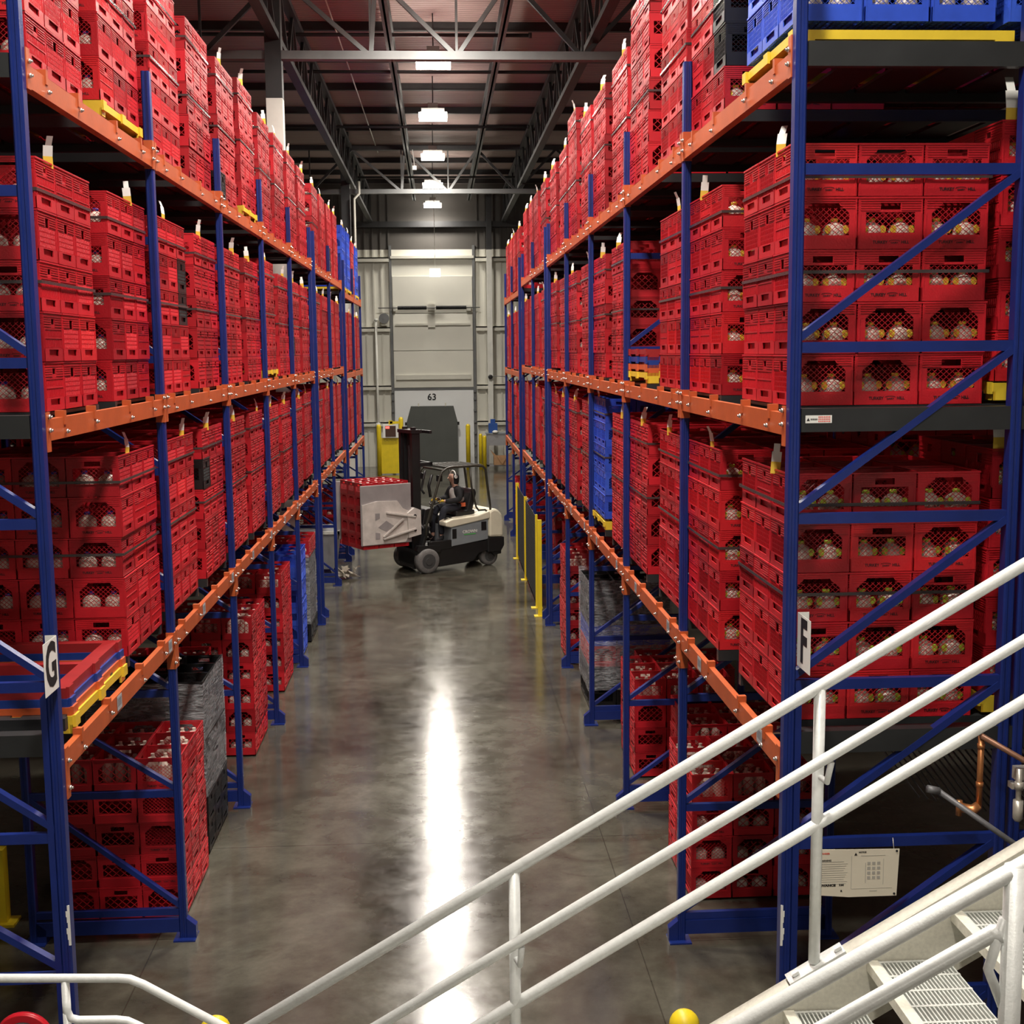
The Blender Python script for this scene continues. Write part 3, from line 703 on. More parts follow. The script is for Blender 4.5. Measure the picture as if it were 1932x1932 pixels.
for side in 'RL':
    for lv in (1, 2, 3):
        k = 0
        for n, (y0, y1, si) in enumerate(bays[side]):
            dz = -DROP if si == 2 else 0
            if side == 'R': slots = (y0 + .13, y1 - 1.03)
            else: slots = (y0 + .22, y1 - 1.16)
            for sl in (0, 1):
                yy = slots[sl]; rows = 5; color = 'red'; sp = None; zz = ZB[lv] + dz; jug = None
                key = (side, lv, n, sl)
                if n < 3: jug = {('R', 2): 'y', ('R', 1): 'g', ('L', 1): 'w', ('L', 2): 'w', ('R', 3): 'y', ('L', 3): 'w'}[(side, lv)]
                if key == ('R', 3, 0, 0): color = 'blue'; zz = 6.12; jug = 'w'
                if key == ('R', 3, 0, 1): sp = {(0, '*', 1): 'black', (0, '*', 2): 'black', (0, '*', 3): 'black'}; jug = 'y'
                if key == ('R', 2, 1, 1): PALLETSTACKS.append((side, 2, yy, zz, ['yellow', 'orange', 'blue', 'red'])); k += 1; continue
                if key == ('L', 1, 0, 0): k += 1; continue
                if key == ('R', 1, 2, 1): color = 'blue'; zz += .12
                if key in (('L', 3, 0, 1), ('L', 3, 2, 1), ('L', 2, 3, 0)): zz += .095
                if key == ('L', 1, 1, 1): sp = {(0, 0, 3): 'black'}; zz += .0
                if key == ('L', 2, 1, 0): sp = {(2, 0, 2): 'black', (2, 0, 3): 'black'}
                if key == ('L', 3, 2, 0): sp = {(0, '*', 0): 'black'}
                if key == ('L', 2, 4, 0): sp = {(0, 0, 2): 'black', (0, 0, 1): 'black'}
                if key == ('R', 1, 5, 0): sp = {(1, 0, 2): 'black', (1, 0, 3): 'black'}
                if key == ('L', 3, 6, 0): sp = {(1, 0, 0): 'black', (1, 0, 1): 'black'}
                if side == 'L' and lv == 3 and n == 7: color = 'blue' if sl == 1 else 'blue'; zz += .10
                if side == 'L' and lv == 3 and n == 8: color = 'blue' if sl == 1 else 'red'
                if (n * 7 + sl * 3 + lv + (side == 'L')) % 11 == 0 and n > 2 and color == 'red': zz += .03
                if key in (('R', 3, 1, 1), ('R', 3, 3, 0)): rows = 6 if key[2] == 1 else 5
                if key == ('R', 3, 3, 1): rows = 6
                add_stack(side, lv, n, k, yy, rows, zz, special=sp, color=color, jug=jug, sec=si)
                if color == 'blue' or zz > ZB[lv] + dz + .09:
                    PALLETSTACKS.append((side, lv, yy, ZB[lv] + dz, ['yellow']))
                k += 1
    # inner pallets, one step deeper, raised on yellow pallets
    for lv in (1, 2, 3):
        kk = 0
        for n, (y0, y1, si) in enumerate(bays[side][:6]):
            if side == 'R': slots = (y0 + .13, y1 - 1.03)
            else: slots = (y0 + .22, y1 - 1.16)
            for sl in (0, 1):
                if not (lv == 3 and side == 'R' and n == 0):
                    add_stack(side, lv, n, kk, slots[sl], 5, ZB[lv] + .115, xoff=1.13, nx=3, jug=({1: 'g', 2: 'y', 3: 'y'}[lv] if side == 'R' else 'w') if n == 0 else None)
                else: add_stack(side, lv, n, kk, slots[sl], 5, ZB[lv] + .135, xoff=1.13, color='blue' if sl == 0 else 'red')
                kk += 1
# floor level stacks
def fl(side, idx, y0, rows, xoff, color='red', special=None, jug=None, nx=3, zb=.02): add_stack(side, 0, 0, idx, y0, rows, zb, xoff=xoff, color=color, special=special, jug=jug, nx=nx)
fl('L', 0, 9.75, 5, .08, jug='w'); fl('L', 1, 11.05, 6, .12, 'black', zb=.02)
fl('L', 2, 12.55, 5, .5); fl('L', 3, 13.85, 6, .1)
fl('L', 4, 15.3, 4, .45); fl('L', 5, 16.55, 6, .1, jug='w')
fl('L', 6, 18.15, 6, .06, 'blue'); fl('L', 7, 19.45, 6, .04, 'black', special={('*', '*', 5): 'red'})
fl('L', 8, 22.6, 5, .7); fl('L', 9, 28.3, 5, .25); fl('L', 10, 29.6, 5, .2)
fl('R', 0, 9.75, 4, .24); fl('R', 1, 12.75, 4, .24, jug='y'); fl('R', 2, 15.35, 6, .07, 'black', special={('*', '*', 3): 'blue', ('*', '*', 2): 'red', ('*', '*', 1): 'black'})
fl('R', 3, 17.75, 6, .03); fl('R', 4, 28.0, 5, .1); fl('R', 5, 29.5, 5, .1); fl('R', 6, 31.0, 5, .1)
fl('R', 7, 11.1, 4, .5); fl('R', 8, 14.1, 3, .6); fl('R', 9, 22.2, 5, .5); fl('R', 10, 24.6, 5, .5)

cand = []
for c in crates:
    ps = [project(c['x'] + a * .17, c['y'] - .17, c['z'] + b * .26) for a in (-1, 1) for b in (0, 1)]
    vis = any(p and -4 < p[0] < 1936 and -4 < p[1] < 1936 for p in ps)
    c['vis'] = vis; dist = math.sqrt(c['x'] ** 2 + c['y'] ** 2 + (c['z'] - CH) ** 2); c['dist'] = dist
    exp = 1.0 if c['j'] == 0 else (.75 if c['i'] == 0 and (c['y'] < 10 or c['lv'] == 0) else .25)
    if c['i'] and c['j'] and c['r'] < c['rows'] - 1: exp *= .001
    if c['inner']: exp *= .35 if not (c['i'] == 0 and c['y'] < 8) else 1.6
    if c['lv'] == 3 and c['j'] > 0 and c['i'] > 0: exp *= .05
    if c['lv'] == 2 and c['j'] > 0 and c['i'] > 0: exp *= .3
    if c['j'] == 0 and c['i'] > 0: exp *= 1.0
    c['score'] = exp / dist ** 2 if vis else -1
reds = sorted([c for c in crates if c['color'] == 'red' and c['score'] > 0], key=lambda c: -c['score'])[:300]
chosen = set(id(c) for c in reds)
for col in ('blue', 'black'):
    q = sorted([c for c in crates if c['color'] == col and c['score'] > 0 and (c['j'] == 0 or c['i'] == 0 or c['lv'] < 2)], key=lambda c: -c['score'])[:150]
    chosen |= set(id(c) for c in q)
LEVW = ['floor level', 'lower shelf', 'middle shelf', 'upper shelf']
def roww(r, rows): return 'top row' if r == rows - 1 else ('bottom row' if r == 0 else ORD[r] + ' row up')
def colw(c):
    if c['j'] == 0: return ['near aisle corner', 'mid aisle column', 'far aisle column', 'farthest aisle column'][c['i']]
    if c['i'] == 0: return ['', 'middle front column', 'inner front column'][c['j']]
    return ['', 'centre', 'inner'][c['j']] + ' ' + ['', 'second line', 'back line'][c['i']]
def stackw(c):
    if c['inner']: return '%s inner stack' % ORD[c['ord']]
    return '%s stack' % ORD[c['ord']]
jugs = []
bulk = Bulk(); bulkj = Bulk()
for n, c in enumerate(crates):
    if id(c) in chosen:
        ms = CM[c['color']]; me = ms[c['var'] % len(ms)]
        o = link({'red': 'milk_crate', 'blue': 'blue_milk_crate', 'black': 'black_milk_crate'}[c['color']], me, None, (c['x'], c['y'], c['z']))
        o.rotation_euler = (0, 0, ((n * 37) % 7 - 3) * .002)
        tag(o, '%s milk crate, %s, %s, %s, %s, %s' % (c['color'], roww(c['r'], c['rows']), colw(c), stackw(c), LEVW[c['lv']], SIDEW[c['side']]), 'milk crate', '%s milk crates on the %s, %s' % (c['color'], SIDEW[c['side']], LEVW[c['lv']]))
        if c['i'] == 0 and c['color'] == 'red' and c['dist'] < 13 and (c['r'] * 2 + c['j'] + c['ord']) % 3 != 0:
            l = link('printed_lettering', LETTER, o, (0, -CW / 2 - .0012, .033)); l['label'] = 'dark printed lettering'
    else:
        if c['color'] != 'red' and not c['vis']: pass
        mi = {'red': (c['var'] + c['i'] + c['r']) % 3, 'blue': 4, 'black': 5}[c['color']]
        t = LOW[c['var'] % 2]
        bulk.tile(t.v, t.f, t.m, c['x'], c['y'], c['z'], mi)
    if c['i'] == 0 and c['jug'] and c['vis'] and c['dist'] < 14.5: jugs.append(c)
    if c['r'] == c['rows'] - 1 and c['vis'] and c['lv'] == 0 and c['y'] < 19:
        if c['color'] == 'red': bulkj.tile(LTOP.v, LTOP.f, LTOP.m, c['x'], c['y'], c['z'], 0)
    elif c['i'] == 0 and c['vis'] and c['color'] == 'red' and (c['j'] < 2 or c['lv'] == 0) and not (c['jug'] and c['dist'] < 14.5):
        bulkj.tile(LJ.v, LJ.f, LJ.m, c['x'], c['y'], c['z'], 0)
def bulk_obj(name, b, mats, label, cat):
    me = bpy.data.meshes.new(name); me.from_pydata(b.v, [], b.f)
    for m in mats: me.materials.append(m)
    me.polygons.foreach_set('material_index', b.m); me.update()
    o = link(name, me); return tag(o, label, cat, None, 'stuff')
bulk_obj('milk_crates', bulk, [RED_A, RED_B, RED_C, BLK, BLU_A, BLK], 'remaining stacked red milk crates deeper in and farther along both racks', 'milk crates')
bulk_obj('milk_jugs', bulkj, [MILK], 'remaining pale milk jugs behind the lattice windows of farther crates', 'milk jugs')

# jugs
def jug_mesh():
    mb = MB(); mb.lathe([(.054, .012), (.058, .02), (.059, .095), (.055, .112), (.043, .126), (.024, .137), (.017, .142), (.017, .146)], (0, 0, 0), 'z', 18)
    return mb.mesh('milk_jug', MILK)
JM = jug_mesh()
def label_patch(mat):
    mb = MB()
    for s in (-1, 1):
        mb.lathe([(.0155, -.004), (.0165, 0), (.0155, .004)], (0, 0, 0), 'y', 14)
        for i in range(len(mb.v) - 42, len(mb.v)):
            x, y, z = mb.v[i]; mb.v[i] = (x + s * .047, y - .043, z * 1.35 + .101)
    return mb.mesh('label_patch', mat)
JP = {k: label_patch(m) for k, m in JCAP.items()}
JCAPM = {k: MB().lathe([(.020, .0), (.020, .014), (.017, .017)], (0, 0, .144), 'z', 14).mesh('cap', m) for k, m in JCAP.items()}
jugs.sort(key=lambda c: c['dist']); nj = 0; seen = set()
for c in jugs[:149]:
    for side_, sx in (('left', -1), ('right', 1)):
        if c['color'] == 'black' and sx < 0: continue
        o = link('milk_jug', JM, None, (c['x'] + sx * .074, c['y'] - .088, c['z'] + .0))
        rw = 'top-row' if c['r'] == c['rows'] - 1 else ('bottom-row' if c['r'] == 0 else ORD[c['r']] + '-row-up')
        cw = 'corner' if c['j'] == 0 else ['', 'middle', 'inner'][c['j']] + ' front'
        tag(o, '%s milk jug in %s, %s crate, %s, %s, %s' % (side_, rw, cw, stackw(c), LEVW[c['lv']], SIDEW[c['side']]), 'milk jug', 'milk jugs inside crates on the %s, %s' % (SIDEW[c['side']], LEVW[c['lv']]))
        if c['jug'] in 'yg': p = link('label_patch', JP[c['jug']], o); p['label'] = {'y': 'yellow oval labels', 'g': 'green-yellow oval labels'}[c['jug']]
        p = link('cap', JCAPM['b' if c['jug'] == 'w' else c['jug']], o)

# straps around the stacks, tags standing on top
def strap_mesh(nx, ny):
    a = nx * PITCH; b = ny * PITCH; e = .006; hh = .0085
    mb = MB()
    mb.box(-e, a + e, -e, -.003, -hh, hh).box(-e, a + e, b + .003, b + e, -hh, hh).box(-e, -.003, -.003, b + .003, -hh, hh).box(a + .003, a + e, -.003, b + .003, -hh, hh)
    return mb.mesh('strapping_band', STRAP)
SM = strap_mesh(3, 3)
def tag_mesh(bend):
    mb = MB(); wd = .026
    mb.box(-.0008, .0008, -wd, wd, -.03, .035, 1)
    mb.prism([(-.0008, .035), (.0008, .035), (.0008 + bend * .3, .09), (-.0008 + bend * .3, .09)], -wd, wd, 'y', 0)
    mb.prism([(-.0008 + bend * .3, .09), (.0008 + bend * .3, .09), (.0008 + bend, .135), (-.0008 + bend, .135)], -wd * .55, wd * .75, 'y', 0)
    return mb.mesh('pallet_tag', [WHITE_PAPER, YEL_PAPER])
TM = [tag_mesh(b) for b in (-.03, .02, .05, -.01)]
ns = 0
for st in stacks:
    if st['X'] * st['s'] > 2.4 and st['lv'] > 0: 
        if st['y0'] < 8 and st['side'] == 'R' and st['lv'] in (1, 2):
            t = TM[2].copy(); o = link('pallet_tag', t, None, (st['X'] + .05, st['y0'] + .012, st['zb'] + 5 * ROWH), (0, 0, math.pi / 2)); o.scale = (1, 1.3, 1.6)
            tag(o, 'white and yellow paper tag on the nearest inner stack, %s, right rack' % LEVW[st['lv']], 'tag')
        continue
    lw = LEVW[st['lv']]; nm_ = '%s stack, %s, %s' % (ORD[st['ord']], lw, SIDEW[st['side']])
    if st['lv'] > 0 and st['y0'] < 22:
        for q, hz in enumerate(((st['rows'] - 1) * ROWH + .095, 2 * ROWH + .15)):
            ax = st['X'] if st['s'] > 0 else st['X'] - 3 * PITCH
            o = link('strapping_band', SM, None, (ax, st['y0'], st['zb'] + hz)); tag(o, 'dark %s strapping band around the %s' % ('upper' if q == 0 else 'lower', nm_), 'strap', 'strapping bands around %s stacks, %s' % (lw, SIDEW[st['side']]))
    if st['lv'] > 0 and st['y0'] < 35 and not (st['side'] == 'L' and st['lv'] == 3 and st['ord'] in (3,)):
        v = (st['ord'] * 5 + st['lv'] * 3) % 4
        o = link('pallet_tag', TM[v], None, (st['X'] + st['s'] * .012, st['y0'] + (.28 if (st['ord'] + st['lv']) % 3 else .62), st['zb'] + st['rows'] * ROWH), (.05 * (v - 1.5), 0, st['s'] * (.25 + .35 * v)))
        tag(o, 'white paper tag with yellow foot on top of the %s' % nm_, 'tag', 'paper tags standing on the %s stacks, %s' % (lw, SIDEW[st['side']]))

# ------------------------------------------------------------------ push-back carts and rails under the stacks
cart = MB()
cart.box(0, 3.6, 0, .05, -.02, .05).box(0, 3.6, .97, 1.02, -.02, .05)
CARTM = cart.mesh('side_rail', DARKM)
cs = MB()
for i in range(12): cs.box(.02 + i * .3, .26 + i * .3, .05, .97, .028, .045)
CSM = cs.mesh('deck_slat', DARKM)
for side in 'RL':
    s = SGN[side]; X = XR if side == 'R' else XL
    for lv in (1, 2, 3):
        k = 0
        for n, (y0, y1, si) in enumerate(bays[side]):
            dz = -DROP if si == 2 else 0
            slots = (y0 + .13, y1 - 1.03) if side == 'R' else (y0 + .22, y1 - 1.16)
            for yy in slots:
                t = thing('pushback_cart', 'dark steel roller cart under the %s stack, %s, %s' % (ORD[k], LEVW[lv], SIDEW[side]), 'rack cart', (X + s * .055, yy, ZB[lv] + dz - .053), 0, 'dark roller carts of the %s, %s' % (SIDEW[side], LEVW[lv]))
                t.scale = (s, 1, 1); link('side_rail', CARTM, t); link('deck_slat', CSM, t); k += 1
        # deep front rail seen below the first stacks
        o = single('end_rail', MB().box(0, 3.6, 0, .05, 0, .11 if lv > 1 else .10).box(0, 3.6, .0, .09, .11 if lv > 1 else .10, .118), DARKM,
                   'dark grey end rail running inward from the nearest post, %s, %s' % (LEVW[lv], SIDEW[side]), 'rack rail', (X + s * (PW + .005), FR[side][0][0] - .06, ZB[lv] - .125))
        o.scale = (s, 1, 1)
        if lv == 2 and side == 'R':
            p = part('warning_sticker', MB().box(.02, .155, -.0012, 0, .045, .084), WHITE_PAPER, o, 'white warning sticker with black triangle and red print')
            part('triangle', MB().prism([(.026, .056), (.042, .056), (.034, .072)], -.002, -.0012, 'y'), BLACK, p)
            mbp = MB()
            for q in range(6): mbp.box(.046 + q * .006, .050 + q * .006, -.002, -.0012, .060, .068)
            part('black_print', mbp, BLACK, p)
            mbp = MB()
            for r_ in range(3):
                for q in range(7): mbp.box(.086 + q * .009, .092 + q * .009, -.002, -.0012, .050 + r_ * .011, .057 + r_ * .011)
            part('red_print', mbp, new_mat('red_print_ink', (.75, .12, .1), .6), p)

# ------------------------------------------------------------------ coloured nesting carts (steel frames)
def cart_mesh(name, mat, leg, L=1.06, Wd=1.12, hr=.045):
    """open steel frame, deck rail from z=0 to hr, legs reaching down by leg"""
    mb = MB(); e = .07
    mb.box(0, Wd, 0, e, 0, hr).box(0, Wd, L - e, L, 0, hr).box(0, e, e, L - e, 0, hr).box(Wd - e, Wd, e, L - e, 0, hr)
    mb.box(e, Wd - e, L / 2 - .03, L / 2 + .03, 0, hr)
    for a, b in ((.0, .09), (L / 2 - .05, L / 2 + .05), (L - .09, L)): mb.box(-.014, 0, a + .005, b - .005, -.012, hr + .004)
    for x in (0, Wd - .10):
        for y in (0, L - .012): mb.box(x, x + .10, y, y + .012, -leg, 0)
        mb.box(x if x == 0 else Wd - .012, .012 if x == 0 else Wd, 0, .09, -leg, 0).box(x if x == 0 else Wd - .012, .012 if x == 0 else Wd, L - .09, L, -leg, 0)
    return mb.mesh(name, mat)
PMAT = {'yellow': YPLAS, 'orange': OPLAS, 'blue': BPLAS, 'red': RPLAS}
LEG = {'yellow': .045, 'orange': .05, 'blue': .05, 'red': .05}
PM = {k: cart_mesh('nesting_cart', m, LEG[k]) for k, m in PMAT.items()}
STEP = .046
for q, (side, lv, yy, zz, cols) in enumerate(PALLETSTACKS):
    s = SGN[side]; X = XR if side == 'R' else XL
    for i, c in enumerate(cols):
        if len(cols) == 1:
            o = link('nesting_cart', PM[c], None, (X + s * .05, yy, zz + .045)); o.scale = (s, 1, 1)
            n = sum(1 for z in PALLETSTACKS[:q] if z[0] == side and z[1] == lv and len(z[4]) == 1)
            tag(o, 'yellow nesting cart under crates, %s such cart on the %s, %s' % (ORD[n], LEVW[lv], SIDEW[side]), 'cart', 'yellow carts under stacks')
        else:
            o = link('nesting_cart', PM[c], None, (X + s * .05, yy, zz + .05 + i * .068)); o.scale = (s, 1, 1)
            tag(o, '%s steel nesting cart, %s in the pile of empties on the middle shelf, right rack' % (c, ['lowest', 'second', 'third', 'topmost'][i]), 'cart', 'empty carts on the middle shelf, right rack')
for side, lv, y in (('R', 2, 6.45), ('R', 1, 6.45)):
    o = link('nesting_cart', PM['yellow'], None, (XR + 1.13, y - .02, ZB[lv] + .06)); tag(o, 'yellow steel nesting cart under the nearest inner stack, %s, right rack' % LEVW[lv], 'cart', 'yellow carts under stacks')
# the empties in front of the first lower-shelf stack on the left
for i, (c, lab) in enumerate((('yellow', 'lowest of the pile'), ('orange', 'second from the bottom'), ('blue', 'third from the bottom'), ('red', 'topmost of the pile'))):
    o = link('nesting_cart', PM[c], None, (XL - .045 - i * .012, 6.92 + i * .01, 2.462 + i * STEP)); o.scale = (-1.25, 1.12, 1.1 if i < 3 else 1.4)
    tag(o, 'empty %s steel nesting cart behind the letter G sign, %s' % (c, lab), 'cart', 'empty carts on the lower shelf behind sign G')

# ------------------------------------------------------------------ shrink wrap
def wrap(name, x0, x1, y0, y1, z0, z1, lab):
    mb = MB(); nseg = 10
    ring = [(x0, y0), (x1, y0), (x1, y1), (x0, y1)]
    rr = random.Random(int(z1 * 100)); vs = []
    for k in range(nseg + 1):
        z = z0 + (z1 - z0) * k / nseg
        for i in range(4):
            a, b = ring[i], ring[(i + 1) % 4]
            for q in range(6):
                f = q / 6; vs.append((a[0] + (b[0] - a[0]) * f + rr.uniform(-.004, .004), a[1] + (b[1] - a[1]) * f + rr.uniform(-.004, .004), z + rr.uniform(-.01, .01)))
    fs = []
    for k in range(nseg):
        for i in range(24): fs.append((k * 24 + i, k * 24 + (i + 1) % 24, (k + 1) * 24 + (i + 1) % 24, (k + 1) * 24 + i))
    mb.add(vs, fs)
    return single(name, mb, FILM, lab, 'shrink wrap')
wrap('shrink_wrap', -2.13 - .012, -3.18, 11.03, 12.10, .55, 1.60, 'clear wrinkled wrap around the upper black crates of the floor stack, left rack')
wrap('shrink_wrap', -2.06 - .0, -3.1, 19.43, 20.49, .3, 1.40, 'clear wrap around the far black floor stack with a red top, left rack')
wrap('shrink_wrap', 1.812, 2.87, 15.33, 16.39, .25, 1.66, 'clear wrap around the mixed black, blue and red floor stack, right rack')

# ------------------------------------------------------------------ aisle letter signs
def sign(letter, X, y, z0, facing, lab):
    t = thing('aisle_sign', lab, 'sign', (X, y, z0))
    part('mounting_panel', MB().box(-.058 * facing, .0, -.002, 0, 0, .275), WHITE_PAPER, t)
    part('letter_panel', MB().box(-.001, .001, -.225, 0, 0, .275), WHITE_PAPER, t)
    me = text_mesh(letter, .31, .0006, BLACK, .010, .80)
    o = link('letter', me, t, (.0018 * facing, -.112, .135), (math.pi / 2, 0, math.pi / 2 * facing)); o['label'] = 'black letter %s' % letter
sign('F', XR + .060, FR['R'][0][0] - PD - .004, 2.885, -1, 'folded white sign with black letter F on the nearest right post')
sign('G', XL + .014, FR['L'][0][0] - PD - .004, 2.785, 1, 'folded white sign with black letter G on the nearest left post')

# ------------------------------------------------------------------ load notice board
single('notice_wire', MB().tube([(XR + .18, 6.175, 1.90), (XR + .20, 6.20, 1.95)], .002, 6).tube([(XR + .58, 6.175, 1.885), (XR + .58, 6.20, 1.95)], .002, 6), SILVER, 'thin tie wires holding the cream notice to the blue brace', 'wire')
t = thing('load_notice', 'cream rack load notice with small print, tied inside the nearest right frame', 'notice', (XR + .092, 6.17, 0))
part('board', MB().prism([(.09, 1.66), (.25, 1.645), (.505, 1.645), (.515, 1.90), (.25, 1.905), (.09, 1.91)], 0, .004, 'y'), new_mat('cream_notice', (.80, .74, .60), .5), t)
INKG = new_mat('faint_grey_print', (.45, .43, .38), .7); mb = MB()
for i in range(11):
    z = 1.84 - i * .012
    mb.box(.10, .10 + .12 + .02 * ((i * 3) % 4) / 3, -.001, 0, z, z + .0025)
mb.box(.26, .262, -.001, 0, 1.69, 1.87); mb.box(.26, .48, -.001, 0, 1.69, 1.6915); mb.box(.31, .44, -.001, 0, 1.868, 1.871); mb.box(.36, .40, -.001, 0, 1.674, 1.678)
for i in range(3):
    for j in range(4): mb.box(.345 + i * .026, .362 + i * .026, -.001, 0, 1.74 + j * .026, 1.757 + j * .026)
mb.box(.335, .338, -.001, 0, 1.72, 1.83); mb.box(.43, .432, -.001, 0, 1.71, 1.85)
part('fine_print', mb, INKG, t)
def put_text(s, size, x, z, mat, parent, name='printed_words', y=-.0006, sx=1.0, bold=.0005):
    o = link(name, text_mesh(s, size, .0003, mat, bold, sx), parent, (x, y, z), (math.pi / 2, 0, 0)); return o
put_text('DANGER', .013, .118, 1.886, new_mat('red_print', (.65, .08, .05), .6), t, 'red_heading')
put_text('WARNING', .013, .122, 1.848, BLACK, t, 'black_heading'); put_text('NOTICE', .011, .318, 1.888, BLACK, t, 'small_heading')
put_text('ADVANCE', .016, .13, 1.712, BLACK, t, 'maker_name', sx=1.3, bold=.001); put_text('RMI', .016, .21, 1.712, BLACK, t, 'maker_mark'); put_text('R', .014, .21, 1.68, BLACK, t, 'round_mark', bold=.001)
part('warning_triangle', MB().prism([(.275, 1.872), (.291, 1.872), (.283, 1.887)], -.001, 0, 'y').prism([(.085, 1.705), (.095, 1.705), (.09, 1.718)], -.001, 0, 'y'), BLACK, t)
part('eyelet', MB().lathe([(.006, -.004), (.006, .006)], (.50, 0, 1.89), 'y', 10).lathe([(.006, -.004), (.006, .006)], (.492, 0, 1.657), 'y', 10), DARKM, t)

# ------------------------------------------------------------------ guard fence on the right, yellow posts
FX = 1.66
t = thing('guard_fence', 'dark mesh guard fence with yellow posts along the foot of the right rack', 'fence', (FX, 0, 0))
for (yy, h, wd) in ((21.05, 1.66, .035), (21.75, 1.66, .02), (24.5, 1.66, .03), (27.1, 1.66, .035)):
    p = part('fence_post', MB().box(-wd, wd, yy - .03, yy + .03, 0, h), YEL, t)
    part('foot_plate', MB().box(-.10, .10, yy - .08, yy + .08, 0, .012), YEL, p)
for (a, b) in ((21.8, 24.45), (24.55, 27.05)):
    mb = MB()
    yy = a
    while yy < b: mb.box(-.003, .003, yy, yy + .008, .1, 1.6); yy += .05
    z = .1
    while z < 1.62: mb.box(-.003, .003, a, b, z, z + .008); z += .05
    part('mesh_panel', mb, MESHM, t)
    part('panel_edge', MB().box(-.014, .014, a, a + .02, .08, 1.62).box(-.014, .014, b - .02, b, .08, 1.62), YEL, t)

# ------------------------------------------------------------------ bollards
def bollard(x, y, h, r, lab):
    mb = MB().lathe([(r, 0), (r, h - r)] + [(r * math.cos(a), h - r + r * math.sin(a)) for a in (.3, .6, .9, 1.2, 1.45)], (0, 0, 0), 'z', 24)
    return single('bollard', mb, YEL, lab, 'bollard', (x, y, 0), group=None)
bollard(-1.262, 6.45, .965, .085, 'yellow bollard with rounded top at the bottom edge, left of the aisle')
bollard(1.30, 6.50, .868, .085, 'yellow bollard with rounded top at the bottom edge, under the stair')
bollard(1.08, 48, 1.76, .085, 'tall yellow bollard just right of the grey dock shelter')
bollard(1.69, 47.6, 1.34, .075, 'shorter yellow bollard beside the grey desk, right of door 63')
bollard(1.56, 48.1, 1.38, .07, 'yellow bollard half hidden behind the desk-side one')
t = thing('yellow_barrier', 'yellow panel barrier between two bollards left of door 63', 'barrier', (-1.83, 46.6, 0))
part('panel', MB().box(-.40, .40, 0, .06, .04, 1.36), YEL, t)
for x, h in ((-.41, 1.86), (.41, 2.12)):
    part('side_bollard', MB().lathe([(.085, 0), (.085, h - .08), (.07, h - .03), (.03, h)], (x, .03, 0), 'z', 16), YEL, t)
part('cross_arm', MB().box(.0, .42, -.03, .05, 1.88, 1.97).box(-.04, .10, -.03, .05, 1.84, 2.0), YEL, t)
put_text('CAUTION', .10, 0, 1.27, new_mat('olive_print', (.25, .19, .02), .7), t, 'small_print', y=-.003)
t = thing('charger_unit', 'white-edged dark box with a red light standing on the yellow barrier', 'charger', (-1.80, 46.6, 1.37))
part('case', MB().box(-.28, .28, -.1, .22, 0, .48), WHITE_PAPER, t); part('dark_front', MB().box(-.19, .19, -.12, -.1, .04, .44), BROWNB, t)
part('red_light', MB().box(-.18, -.04, -.13, -.12, .34, .42), SCREEN_RED, t)
# desk at the back right
t = thing('work_desk', 'grey desk with an open shelf against back wall right of door 63', 'desk', (2.35, 48.3, 0))
part('desk_body', MB().box(-.55, .6, -.3, .3, .92, 1.36).box(-.55, -.47, -.3, .3, 0, .92).box(-.55, .6, -.3, .3, .12, .18), STAINL, t)
part('desk_top', MB().box(-.6, .65, -.34, .34, 1.36, 1.40), GREYP, t)
single('open_carton', MB().box(-.32, .32, -.22, .2, 0, .34).prism([(-.32, .34), (-.20, .34), (-.44, .56)], -.22, .2, 'y').prism([(.32, .34), (.2, .34), (.44, .5)], -.22, .2, 'y').prism([(-.18, .3), (.18, .3), (0, .02)], -.26, -.22, 'y'), CARD, 'open brown carton with white flaps on the shelf of the grey desk', 'box', (2.37, 48.1, .181))
t = thing('blue_cooler', 'blue jug-shaped cooler standing on the grey desk', 'cooler', (2.04, 48.2, 1.40))
part('tank', MB().box(-.17, .17, -.15, .15, 0, .36), BLUEP, t); part('neck', MB().box(-.09, .09, -.08, .08, .36, .52), BLUEP, t)
single('desk_scanner', MB().lathe([(.10, 0), (.12, .05), (.06, .10)], (0, 0, 0), 'z', 12), WHITE_PAPER, 'small white device on the grey desk beside the blue cooler', 'device', (2.12, 47.98, 1.40))
# grey bin and scrap paper by the left rack, far end
t = thing('scrap_bin', 'grey open-topped metal bin at the foot of the left rack near the forklift', 'bin', (-2.62, 26.0, 0))
part('bin_body', MB().prism([(-.42, .12), (.42, .12), (.52, .86), (-.52, .86)], -.5, .5, 'y'), STAINL, t)
part('rim', MB().box(-.55, .55, -.54, -.5, .84, .9).box(-.55, .55, .5, .54, .84, .9).box(-.55, -.51, -.54, .54, .84, .9).box(.51, .55, -.54, .54, .84, .9), WHITEP, t)
mb = MB(); rr = random.Random(4)
for i in range(16):
    a = rr.uniform(0, 6.28); r = rr.uniform(0, .22); p = Vector((r * math.cos(a), r * math.sin(a), rr.uniform(.02, .16)))
    vs = [p + Vector((rr.uniform(-.16, .16), rr.uniform(-.16, .16), rr.uniform(-.02, .16))) for _ in range(4)]
    vs = [Vector((v.x, v.y, max(.004, v.z))) for v in vs]
    mb.add(vs + [v + Vector((.004, .004, .006)) for v in vs], [(0, 1, 2, 3), (4, 7, 6, 5), (0, 1, 5, 4), (1, 2, 6, 5), (2, 3, 7, 6), (3, 0, 4, 7)])
single('crumpled_wrap', mb, new_mat('torn_pale_paper', (.62, .57, .48), .7), 'crumpled pale torn paper lying on the floor by the left rack foot', 'litter', (-1.98, 24.95, 0))
